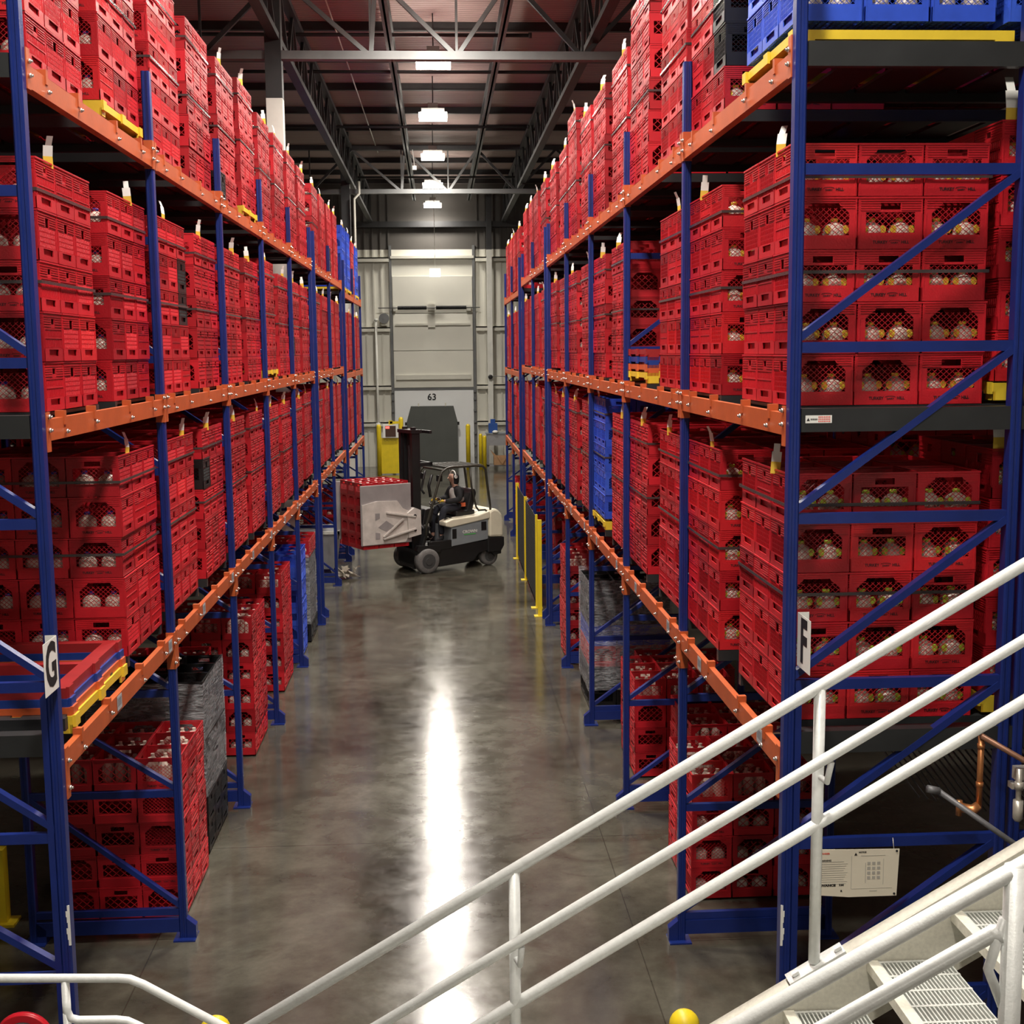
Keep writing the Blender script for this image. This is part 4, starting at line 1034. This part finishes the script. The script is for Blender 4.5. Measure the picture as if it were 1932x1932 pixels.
single('yellow_post', MB().box(-.05, .05, -.05, .05, 0, .62).box(-.05, .12, -.10, .08, 0, .02), YEL, 'short yellow guard post standing inside the left rack at the edge', 'guard post', (-3.56, 9.8, 0))

# red reel at bottom left
t = thing('hose_reel', 'red round reel with grey drum at the bottom left corner', 'reel', (-2.19, 6.22, 1.005))
part('flange', MB().lathe([(.150, -.012), (.150, .012)], (0, 0, 0), 'y', 36).lathe([(.142, -.020), (.150, -.012)], (0, 0, 0), 'y', 36), new_mat('red_reel_paint', (.50, .01, .02), .35), t)
part('drum', MB().lathe([(.104, -.075), (.108, -.07), (.108, -.0205)], (0, 0, 0), 'y', 30).lathe([(.07, -.085), (.085, -.075)], (0, 0, 0), 'y', 30), RUBBERD, t)
part('stand', MB().box(-.02, .02, .02, .05, -1.005, .05).box(-.12, .12, -.1, .14, -1.005, -.99), DARKM, t)

# ------------------------------------------------------------------ refrigeration piping near the right edge
t = thing('copper_pipework', 'copper pipe dropping to a copper elbow, then a brown pipe slanting right', 'pipe', (0, 0, 0))
part('riser', MB().tube([(2.70, 6.0, 2.55), (2.70, 6.0, 2.18)], .0155).lathe([(.019, -.012), (.019, .012)], (2.70, 6.0, 2.50), 'z', 12).lathe([(.019, -.012), (.019, .012)], (2.70, 6.0, 2.30), 'z', 12), COPPER, t)
part('elbow', MB().tube([(2.70, 6.0, 2.19), (2.67, 6.0, 2.165), (2.62, 6.03, 2.17)], [.022, .028, .024]).tube([(2.62, 6.05, 2.2), (2.62, 6.05, 2.12)], .016), COPPER, t)
part('slanting_pipe', MB().tube([(2.69, 5.98, 2.56), (3.30, 5.9, 2.20)], .0145), BRASS, t)
single('grey_pipe', MB().tube([(2.43, 6.0, 2.285), (2.49, 6.0, 2.27)], .02).tube([(2.49, 6.0, 2.27), (2.99, 5.85, 1.92)], .0145), GREYPIPE, 'grey pipe slanting down to the right, before the inner blue post', 'pipe')
t = thing('cooling_unit', 'dark finned cooling coil with silver header behind the inner blue post', 'cooling unit', (0, 0, 0))
mb = MB()
for i in range(26): mb.bar((2.45 + i * .05, 7.2, 2.34 - i * .012), (2.75 + i * .05, 6.9, 1.9 - i * .012), .004, .05, (0, 1, 0))
part('fins', mb, DARKM, t)
part('header_pipe', MB().box(2.88, 3.5, 5.98, 6.03, 2.32, 2.385).box(2.86, 3.5, 5.98, 6.03, 2.275, 2.305), SILVER, t)
part('valve', MB().tube([(2.885, 5.96, 2.39), (2.885, 5.96, 2.19)], .014).tube([(2.885, 5.96, 2.225), (2.885, 5.96, 2.13), (2.885, 5.96, 2.115)], [.025, .025, .014]).lathe([(.022, -.02), (.022, .02)], (2.885, 5.96, 2.30), 'z', 12), SILVER, t)
single('dark_rail', MB().tube([(1.9, 7.0, 2.28), (2.42, 7.0, 2.275)], .006, 6), SILVER, 'thin bright rod inside the dark lower bay behind the stair', 'rod')

# ------------------------------------------------------------------ stair at the bottom right
SL = (3.703 - 2.595) / (2.138 - .248)     # slope of the flight
YF, YN = 4.45, 3.17
def rail_z(x, z0=2.595, x0=.248): return z0 + SL * (x - x0)
t = thing('stair_railing', 'long white pipe railing on the far side of the stair', 'railing', (0, 0, 0))
PR_ = .0225
part('top_rail', MB().tube([(-1.6, YF, rail_z(-1.6)), (4.2, YF, rail_z(4.2))], PR_, 16), GALV, t)
part('middle_rail', MB().tube([(-1.6, YF, rail_z(-1.6) - .53), (4.2, YF, rail_z(4.2) - .53)], PR_, 16), GALV, t)
part('hand_rail', MB().tube([(-1.5, YF - .09, rail_z(-1.5) - .245), (4.2, YF - .09, rail_z(4.2) - .245)], .020, 16), GALV, t)
for x in (-.87, .248, 1.385, 2.52):
    p = part('rail_post', MB().tube([(x, YF, rail_z(x) - 1.075), (x, YF, rail_z(x))], .0215, 16), GALV, t)
    part('rail_bracket', MB().tube([(x, YF, rail_z(x) - .34), (x + .015, YF - .06, rail_z(x) - .345), (x + .02, YF - .09, rail_z(x) - .26)], .012, 10), GALV, p)
    part('post_base', MB().bar((x - .10, YF - .005, rail_z(x - .10) - 1.085), (x + .11, YF - .005, rail_z(x + .11) - 1.085), .075, .014), GALV, p)
    for dx in (-.075, .085): part('base_bolt', MB().bar((x + dx - .012, YF - .012, rail_z(x + dx) - 1.073), (x + dx + .012, YF - .012, rail_z(x + dx + .024) - 1.073), .02, .012), GALV, p)
t = thing('near_railing', 'thick white pipe railing on the near side of the stair, bottom right', 'railing', (0, 0, 0))
nz = lambda x: 2.682 + (3.104 - 2.682) / (1.549 - .787) * (x - .787)
part('top_rail', MB().tube([(-.6, YN, nz(-.6)), (3.4, YN, nz(3.4))], .0235, 16), GALV, t)
part('lower_rail', MB().tube([(-.6, YN + .02, nz(-.6) - .165), (1.49, YN + .02, nz(1.49) - .165), (1.51, YN, nz(1.51) - .17)], .0235, 16).tube([(1.55, YN, nz(1.53) - .16), (3.4, YN + .02, nz(3.4) - .165)], .0235, 16), GALV, t)
p = part('rail_post', MB().tube([(1.535, YN, nz(1.535) - 1.1), (1.535, YN, nz(1.535) + .01)], .029, 18), GALV, t)
part('post_base', MB().bar((1.43, YN, nz(1.43) - 1.12), (1.64, YN, nz(1.64) - 1.12), .08, .014), GALV, p)
part('rail_bracket', MB().tube([(1.51, YN, nz(1.5) - .12), (1.475, YN + .01, nz(1.5) - .27), (1.52, YN + .01, nz(1.5) - .38)], .014, 10), GALV, p)
t = thing('stair_flight', 'pale steel stair flight with slotted grating treads, going down to the left', 'stair', (0, 0, 0))
sz = lambda x: rail_z(x) - 1.09
for nm_, y0, y1 in (('far_stringer', YF - .035, YF + .035), ('near_stringer', YN - .035, YN + .035)):
    mb = MB(); x0, x1 = -1.9, 4.2
    mb.prism([(x0, sz(x0) - .008), (x1, sz(x1) - .008), (x1, sz(x1) - .018), (x0, sz(x0) - .018)], y0, y1, 'y')
    mb.prism([(x0, sz(x0) - .018), (x1, sz(x1) - .018), (x1, sz(x1) - .34), (x0, sz(x0) - .34)], (y0 if nm_[0] == 'f' else y1 - .01), (y0 + .01 if nm_[0] == 'f' else y1), 'y')
    part(nm_, mb, NOSE if nm_[0] == 'f' else GALV, t)
TY0, TY1 = YN + .04, YF - .04
def tread_mesh():
    mb = MB(); run = .305
    for i in range(18):
        xx = .04 + (run - .045) * i / 17; mb.box(xx - .0028, xx + .0028, TY0, TY1, -.028, 0)
    for i in range(12):
        yy = TY0 + .01 + (TY1 - TY0 - .02) * i / 11; mb.box(.035, run, yy - .006, yy + .006, -.010, .001)
    return mb.mesh('grating', GALVD)
TG = tread_mesh(); NO = MB().box(-.005, .035, TY0, TY1, -.036, .004).mesh('nosing', NOSE)
for i in range(-9, 9):
    x = 1.581 + i * .318; z = 2.201 + i * .318 * SL
    p = link('tread', TG, t, (x - .0, 0, z)); link('nosing', NO, p)

# handrail of the small stair at bottom left
t = thing('left_railing', 'white pipe railing at bottom left, level then bending down to the right', 'railing', (0, 0, 0))
YL_ = 5.5
part('top_rail', MB().tube([(-4.2, YL_, 1.72), (-2.03, YL_, 1.711), (-1.50, YL_, 1.690), (-1.45, YL_, 1.684), (-1.39, YL_, 1.655), (-1.065, YL_, 1.452), (.6, YL_, .41)], .0195, 16), GALV, t)
part('lower_rail', MB().tube([(-1.738, YL_, 1.60), (-1.738, YL_, 1.54), (-1.725, YL_, 1.508), (-1.69, YL_, 1.495), (-1.52, YL_, 1.490), (-1.47, YL_, 1.482), (-1.42, YL_, 1.455), (.3, YL_, .38)], .019, 16), GALV, t)
part('rail_post', MB().tube([(-1.738, YL_, 1.69), (-1.738, YL_, .6), (-1.738, YL_, .0)], .0185, 16), GALV, t)
part('rail_post', MB().tube([(.28, YL_, .62), (.28, YL_, .0)], .0185, 16), GALV, t)
part('rail_post', MB().tube([(-4.1, YL_, 1.7), (-4.1, YL_, .0)], .0185, 16), GALV, t)

# ------------------------------------------------------------------ forklift (local x forward, y towards the camera side, z up)
ANG = math.radians(180 + 29)
FO = (-.53, 25.88, 0)
T = thing('forklift', 'cream, grey and black sit-down forklift with overhead guard and clamp arms, crossing the aisle', 'forklift', FO, ANG)
def fp(name, mb, mat, label=None, bv=0):
    o = part(name, mb, mat, T, label)
    if bv: bevel(o, bv)
    return o
fp('chassis', MB().prism([(.22, .16), (.22, .50), (-1.40, .55), (-1.80, .62), (-1.80, .24), (-1.62, .22), (-1.5, .34), (-1.25, .30), (-1.1, .14), (-.3, .10)], -.46, .46, 'y'), BLKP, None, .015)
fp('floor_step', MB().box(-.58, .05, -.44, .46, .50, .56).prism([(.05, .5), (.12, .5), (-.04, .95), (-.12, .95)], -.42, .44, 'y').box(-.60, -.05, .40, .47, .46, .64), BLKP, None, .01)
bp_ = fp('battery_cover', MB().prism([(-.58, .50), (-1.47, .58), (-1.47, 1.02), (-.58, .90)], -.45, .475, 'y'), GREYP, None, .012)
fp('side_hood', MB().prism([(-.44, .93), (-.44, 1.02), (-.60, 1.07), (-1.20, 1.10), (-1.50, 1.18), (-1.50, 1.02), (-.56, .90)], .20, .50, 'y').prism([(-.9, 1.0), (-.95, 1.09), (-1.5, 1.16), (-1.5, 1.0)], -.46, .20, 'y').prism([(-.44, .93), (-.44, 1.02), (-.60, 1.07), (-1.0, 1.09), (-1.0, 1.0)], -.46, -.25, 'y'), CREAM, None, .02)
mb = MB(); mb.prism([(-1.48, .62), (-1.48, 1.16), (-1.58, 1.22), (-1.70, 1.20), (-1.80, 1.10), (-1.84, .95), (-1.84, .60)], -.46, .50, 'y'); fp('counterweight', mb, CREAM, None, .05)
fp('rear_skirt', MB().prism([(-1.45, .30), (-1.45, .62), (-1.86, .60), (-1.86, .42), (-1.78, .30)], -.44, .49, 'y'), BLKP, None, .02)
fp('fuel_hatch', MB().box(-1.42, -1.30, .476, .484, .78, .96), BLKP); fp('step_vent', MB().box(-.70, -.60, .476, .480, .66, .86), BLKP)
fp('control_buttons', MB().box(-.60, -.50, .27, .34, 1.065, 1.075).box(-.68, -.63, .28, .34, 1.072, 1.082), BLKP)
lg = link('maker_logo', text_mesh('CROWN', .085, .002, WHITE_PAPER, .002, 1.05), T, (-1.02, .479, .78), (math.pi / 2, 0, math.pi)); lg['label'] = 'white lettering on the battery cover'
fp('green_badge', MB().box(-1.16, -.88, .477, .481, .715, .735), new_mat('green_badge', (.1, .5, .12), .5))
def wheel(x, y, r, w_, nm_='front_wheel'):
    o = link(nm_, MB().lathe([(r * .62, -w_ / 2 - .004), (r * .9, -w_ / 2), (r, -w_ / 2 + .02), (r, w_ / 2 - .02), (r * .9, w_ / 2), (r * .62, w_ / 2 + .004)], (0, 0, 0), 'y', 32).mesh('tyre', RUBBER), T, (x, y, r))
    part('hub', MB().lathe([(r * .60, -w_ / 2 - .006), (r * .60, w_ / 2 + .006)], (0, 0, 0), 'y', 24).lathe([(r * .3, -w_ / 2 - .02), (r * .3, w_ / 2 + .02)], (0, 0, 0), 'y', 16), RUBBERD, o)
    return o
wheel(0, .46, .255, .19); wheel(0, -.46, .255, .19); wheel(-1.56, .30, .205, .15, 'rear_wheel'); wheel(-1.56, -.30, .205, .15, 'rear_wheel')
fp('front_fender', MB().prism([(-.34, .50), (-.30, .56), (.20, .58), (.24, .50), (.2, .44), (-.3, .42)], .37, .50, 'y'), BLKP)
# mast
for y in (-.25, .25):
    fp('mast_rail', MB().box(.02, .20, y - .045, y + .045, .08, 2.93), BLKP)
    fp('inner_rail', MB().box(.06, .16, y * .72 - .03, y * .72 + .03, .12, 2.98), BLKP)
fp('mast_chains', MB().box(.05, .10, -.13, -.05, .3, 2.85).box(.05, .10, .05, .13, .3, 2.85).tube([(.09, 0, .2), (.09, 0, 2.6)], .045).box(.07, .09, -.2, .2, .6, 2.9), BLKP)
fp('mast_crosshead', MB().box(-.02, .22, -.31, .31, 2.86, 2.93).box(-.28, .04, -.26, -.20, 2.84, 2.90).box(-.28, -.22, -.26, .26, 2.84, 2.9), BLKP)
fp('hose_crossbar', MB().box(-.26, .06, -.30, -.24, 2.18, 2.26).box(-.26, .06, .24, .30, 2.18, 2.26).box(-.26, -.2, -.3, .3, 2.18, 2.26), BLKP)
fp('lower_crossmember', MB().box(.0, .22, -.32, .32, .1, .42).box(.0, .2, -.32, .32, 1.2, 1.3), BLKP)
fp('tilt_cylinder', MB().tube([(-.2, .3, .7), (.05, .27, 1.0)], .035), BLKP)
# overhead guard
def gt(pts, r=.026): return MB().tube(pts, r, 10)
for y in (.44, -.44):
    fp('guard_pillar', gt([(.0, y, .70), (-.02, y, 1.0), (-.22, y, 1.55), (-.36, y, 1.98), (-.40, y, 2.06), (-.52, y, 2.125), (-.65, y, 2.14), (-1.20, y, 2.14), (-1.38, y, 2.12), (-1.44, y, 2.05), (-1.50, y, 1.6), (-1.56, y, 1.12)]), OLIVE)
    fp('rear_strut', gt([(-1.06, y, 2.12), (-1.10, y, 1.7), (-1.20, y, 1.28), (-1.26, y, 1.20), (-1.42, y, 1.20), (-1.53, y, 1.10)], .020), OLIVE)
for i in range(9):
    x = -.50 - i * .105; fp('roof_bar', MB().bar((x, -.44, 2.145), (x, .44, 2.145), .028, .03), OLIVE)
fp('roof_front_bar', gt([(-.44, -.44, 2.09), (-.44, .44, 2.09)], .024), OLIVE)
fp('work_light', MB().box(-.42, -.34, .30, .42, 1.86, 1.98).box(-.40, -.32, -.42, -.30, 1.86, 1.98), BLKP)
fp('hose_loop', gt([(-.30, -.1, 2.05), (-.22, -.05, 1.85), (-.18, -.05, 1.66), (-.22, 0, 1.58)], .022).tube([(-.34, .12, 1.98), (-.26, .12, 1.75), (-.30, .12, 1.52)], .03).tube([(-.28, -.25, 2.0), (-.16, -.25, 1.8)], .025), BLKP)
fp('dashboard', MB().prism([(-.05, .95), (-.28, 1.0), (-.34, 1.30), (-.12, 1.28)], -.36, .20, 'y'), BLKP, None, .02)
mb = MB(); cx, cz = -.48, 1.40; pts = []
for i in range(17):
    a = 2 * math.pi * i / 16; pts.append((cx + .10 * math.cos(a), -.02 + .16 * math.sin(a), cz - .055 * math.cos(a)))
mb.tube(pts, .014, 8, None, False).tube([(cx, -.02, cz), (-.34, -.02, 1.26)], .02); fp('steering_wheel', mb, BLKP)
fp('seat', MB().box(-1.28, -.82, -.26, .26, 1.08, 1.20).prism([(-1.22, 1.12), (-1.34, 1.55), (-1.30, 1.64), (-1.24, 1.64), (-1.18, 1.55), (-1.08, 1.16)], -.24, .24, 'y'), BLKP, None, .03)
fp('seat_box', MB().box(-1.3, -.62, -.28, .24, .56, 1.08), BLKP)
# clamp arms
for y, nm_ in ((.56, 'near'), (-.58, 'far')):
    s = 1 if y > 0 else -1
    o = fp('clamp_plate', MB().box(.40, 1.52, y, y + s * .03, .70, 1.90), CLAMPD, 'grey upper clamp face', .02)
    part('pad_frame', MB().prism([(.55, .72), (1.50, .72), (1.50, 1.52), (1.18, 1.58), (.72, 1.56), (.60, 1.40), (.42, 1.32), (.42, .95)], y + s * .03, y + s * .055, 'y'), CLAMP, o, 'scuffed whitish plate with cut-outs')
    mb = MB()
    mb.prism([(.98, 1.18), (1.16, 1.06), (.98, .96), (.80, 1.06)], y + s * .055, y + s * .060, 'y').prism([(1.12, 1.34), (1.22, 1.34), (1.22, 1.2), (1.12, 1.24)], y + s * .055, y + s * .060, 'y').prism([(1.12, .94), (1.22, .96), (1.22, .82), (1.12, .82)], y + s * .055, y + s * .060, 'y')
    part('cut_out', mb, CLAMPD, o)
    part('arm_strut', MB().bar((1.06, y + s * .07, .82), (.35, y + s * .10, .98), .03, .09, (0, 1, 0)).bar((1.05, y + s * .07, .86), (.62, y + s * .10, 1.20), .03, .05, (0, 1, 0)).bar((.98, y + s * .07, 1.34), (.35, y + s * .10, 1.22), .03, .06, (0, 1, 0)), CLAMP, o)
    part('hinge_block', MB().prism([(.22, .85), (.50, .80), (.52, 1.30), (.36, 1.40), (.22, 1.34)], y - s * .02, y + s * .10, 'y'), CLAMP, o)
    part('hinge_bolt', MB().lathe([(.03, .0), (.03, .02)], (.36, y + s * .10, .95), 'y', 10).lathe([(.03, .0), (.03, .02)], (.36, y + s * .10, 1.24), 'y', 10), BLKP, o)
fp('clamp_carriage', MB().box(.20, .34, -.55, .55, .86, 1.34), BLKP)
# carried crates
c0 = Matrix.Rotation(ANG, 4, 'Z')
for i in range(3):
    for j in range(3):
        for r in range(5):
            if not (r == 4 or i == 2 or j == 2 or j == 0): continue
            lx = .44 + PITCH * (i + .5); ly = -.47 + PITCH * (j + .5)
            p = c0 @ Vector((lx, ly, 0)); me = CM['red'][(i + 2 * j + r) % 4]
            o = link('milk_crate', me, None, (FO[0] + p.x, FO[1] + p.y, .625 + r * ROWH), (0, 0, ANG + math.pi / 2))
            tag(o, 'red milk crate on the forklift, %s, %s line from mast, %s column' % (roww(r, 5), ['first', 'second', 'third'][i], ['far', 'middle', 'near'][j]), 'milk crate', 'crates carried by the forklift')
CAPM = MB().lathe([(.058, 0), (.060, .10), (.045, .125), (.02, .14)], (0, 0, 0), 'z', 12).mesh('milk_jug', new_mat('red_jug_lid', (.55, .02, .02), .4))
LIDW = MB().lathe([(.030, .137), (.028, .147)], (0, 0, 0), 'z', 12).mesh('lid', WHITE_PAPER)
for i in range(3):
    for j in range(3):
        for q, (a, b) in enumerate(((-.08, -.08), (.08, -.08), (-.08, .08), (.08, .08))):
            p = c0 @ Vector((.44 + PITCH * (i + .5) + a, -.47 + PITCH * (j + .5) + b, 0))
            o = link('milk_jug', CAPM, None, (FO[0] + p.x, FO[1] + p.y, .625 + 4 * ROWH + .10)); link('lid', LIDW, o)
            tag(o, '%s red jug with white lid in carried crate, %s line from mast, %s column' % (['rear far', 'front far', 'rear near', 'front near'][q], ['first', 'second', 'third'][i], ['far', 'middle', 'near'][j]), 'milk jug', 'jugs in the top crates on the forklift')

# ------------------------------------------------------------------ driver
P = thing('person', 'forklift driver in black hood, pale vest and yellow gloves, seated and facing left', 'person', FO, ANG)
def chain(name, segs, mat, root=0, sub=2):
    verts, edges, rad = [], [], []
    for seg in segs:
        prev = None
        for p in seg:
            if isinstance(p, int): prev = p; continue
            verts.append(p[0]); rad.append(p[1]); i = len(verts) - 1
            if prev is not None: edges.append((prev, i))
            prev = i
    me = bpy.data.meshes.new(name); me.from_pydata(verts, edges, []); me.materials.append(mat); me.update()
    o = link(name, me, P)
    m = o.modifiers.new('skin', 'SKIN'); m.use_smooth_shade = True
    for i, r in enumerate(rad):
        v = me.skin_vertices[0].data[i]; v.radius = r if isinstance(r, tuple) else (r, r); v.use_root = (i == root)
    s = o.modifiers.new('sub', 'SUBSURF'); s.levels = sub; s.render_levels = sub
    return o
SX = -1.02   # seat position along the truck
# body in one continuous skin: pelvis, spine, neck, head core, arms, legs
chain('body', [
    [((SX, 0, 1.27), .10), ((SX + .01, 0, 1.42), .10), ((SX + .03, 0, 1.58), .10), ((SX + .07, 0, 1.70), .065), ((SX + .10, 0, 1.76), .055), ((SX + .115, 0, 1.82), .07), ((SX + .12, 0, 1.90), .085), ((SX + .11, 0, 1.95), .06)],
    [2, ((SX + .06, .17, 1.62), .055), ((SX + .13, .25, 1.42), .045), ((SX + .34, .17, 1.40), .036), ((SX + .42, .12, 1.42), .03)],
    [2, ((SX + .06, -.17, 1.62), .055), ((SX + .14, -.25, 1.42), .045), ((SX + .36, -.17, 1.42), .036), ((SX + .46, -.12, 1.44), .03)],
    [0, ((SX + .10, .11, 1.26), .085), ((SX + .42, .13, 1.25), .062), ((SX + .50, .13, .90), .048), ((SX + .48, .13, .64), .038), ((SX + .60, .13, .60), .035)],
    [0, ((SX + .10, -.11, 1.26), .085), ((SX + .44, -.13, 1.25), .062), ((SX + .56, -.13, .90), .048), ((SX + .54, -.13, .64), .038), ((SX + .66, -.13, .60), .035)],
], SKIN)
chain('trousers', [
    [((SX, 0, 1.26), (.15, .13)), ((SX + .03, 0, 1.38), (.15, .12))],
    [0, ((SX + .10, .11, 1.25), .105), ((SX + .42, .14, 1.25), .085), ((SX + .50, .14, .95), .07), ((SX + .48, .14, .70), .062)],
    [0, ((SX + .10, -.11, 1.25), .105), ((SX + .44, -.14, 1.25), .085), ((SX + .56, -.14, .95), .07), ((SX + .54, -.14, .70), .062)]], NAVY)
chain('boots', [[((SX + .47, .14, .72), .05), ((SX + .48, .14, .63), .052), ((SX + .56, .14, .605), .045), ((SX + .66, .14, .60), .036)]], CHARC)
chain('boot', [[((SX + .53, -.14, .72), .05), ((SX + .54, -.14, .63), .052), ((SX + .62, -.14, .605), .045), ((SX + .72, -.14, .60), .036)]], CHARC)
chain('jacket', [
    [((SX - .01, 0, 1.33), (.15, .12)), ((SX + .02, 0, 1.48), (.16, .135)), ((SX + .05, 0, 1.62), (.16, .13)), ((SX + .08, 0, 1.72), .08)],
    [2, ((SX + .06, .19, 1.62), .082), ((SX + .12, .27, 1.43), .075), ((SX + .32, .18, 1.40), .058), ((SX + .40, .13, 1.41), .05)],
    [2, ((SX + .06, -.19, 1.62), .082), ((SX + .13, -.27, 1.43), .075), ((SX + .34, -.18, 1.41), .058), ((SX + .42, -.14, 1.43), .05)]], CHARC)
chain('vest', [[((SX - .01, 0, 1.31), (.165, .15)), ((SX + .02, 0, 1.44), (.17, .16)), ((SX + .07, 0, 1.57), (.15, .155)), ((SX + .13, 0, 1.68), .08)]], VEST)
chain('hood', [[((SX + .06, 0, 1.72), .085), ((SX + .065, 0, 1.80), .088), ((SX + .075, 0, 1.89), .110), ((SX + .085, 0, 1.965), .085)]], CHARC)
part('face', MB().lathe([(.02, 0), (.055, .03), (.066, .08), (.062, .13), (.045, .17)], (SX + .15, 0, 1.785), 'z', 16).prism([(SX + .21, 1.90), (SX + .245, 1.868), (SX + .21, 1.862)], -.012, .012, 'y'), SKIN, P)
part('eyes', MB().box(SX + .205, SX + .216, .018, .034, 1.898, 1.908).box(SX + .205, SX + .216, -.034, -.018, 1.898, 1.908), BLACK, P)
mb = MB(); pts = [(SX + .11 + .0 * math.cos(a), .115 * math.cos(a), 1.90 + .125 * math.sin(a)) for a in [math.pi * i / 12 for i in range(13)]]
part('headband', MB().tube(pts, .013, 8).lathe([(.035, 0), (.035, .03)], (SX + .11, .10, 1.90), 'y', 12), WHITE_PAPER, P)
part('orange_clip', MB().box(SX - .08, SX + .03, .15, .175, 1.27, 1.35), ORNG, P)
for s, hx, hz in ((1, SX + .42, 1.415), (-1, SX + .46, 1.435)):
    hy = s * .11
    segs = [[((hx - .03, hy + s * .015, hz), .036), ((hx + .03, hy, hz), (.042, .026)), ((hx + .075, hy - s * .005, hz - .005), (.040, .022))]]
    for q, (dy, ln) in enumerate(((-.03, .045), (-.010, .055), (.012, .05), (.032, .04))):
        segs.append([2, ((hx + .085, hy + dy, hz + .002), .0125), ((hx + .085 + ln * .5, hy + dy, hz - .018), .0115), ((hx + .08 + ln * .35, hy + dy, hz - .045), .010)])
    segs.append([1, ((hx + .04, hy - s * .045, hz + .01), .013), ((hx + .075, hy - s * .055, hz - .005), .0115)])
    chain('glove', segs, GLOVE, 0, 1)
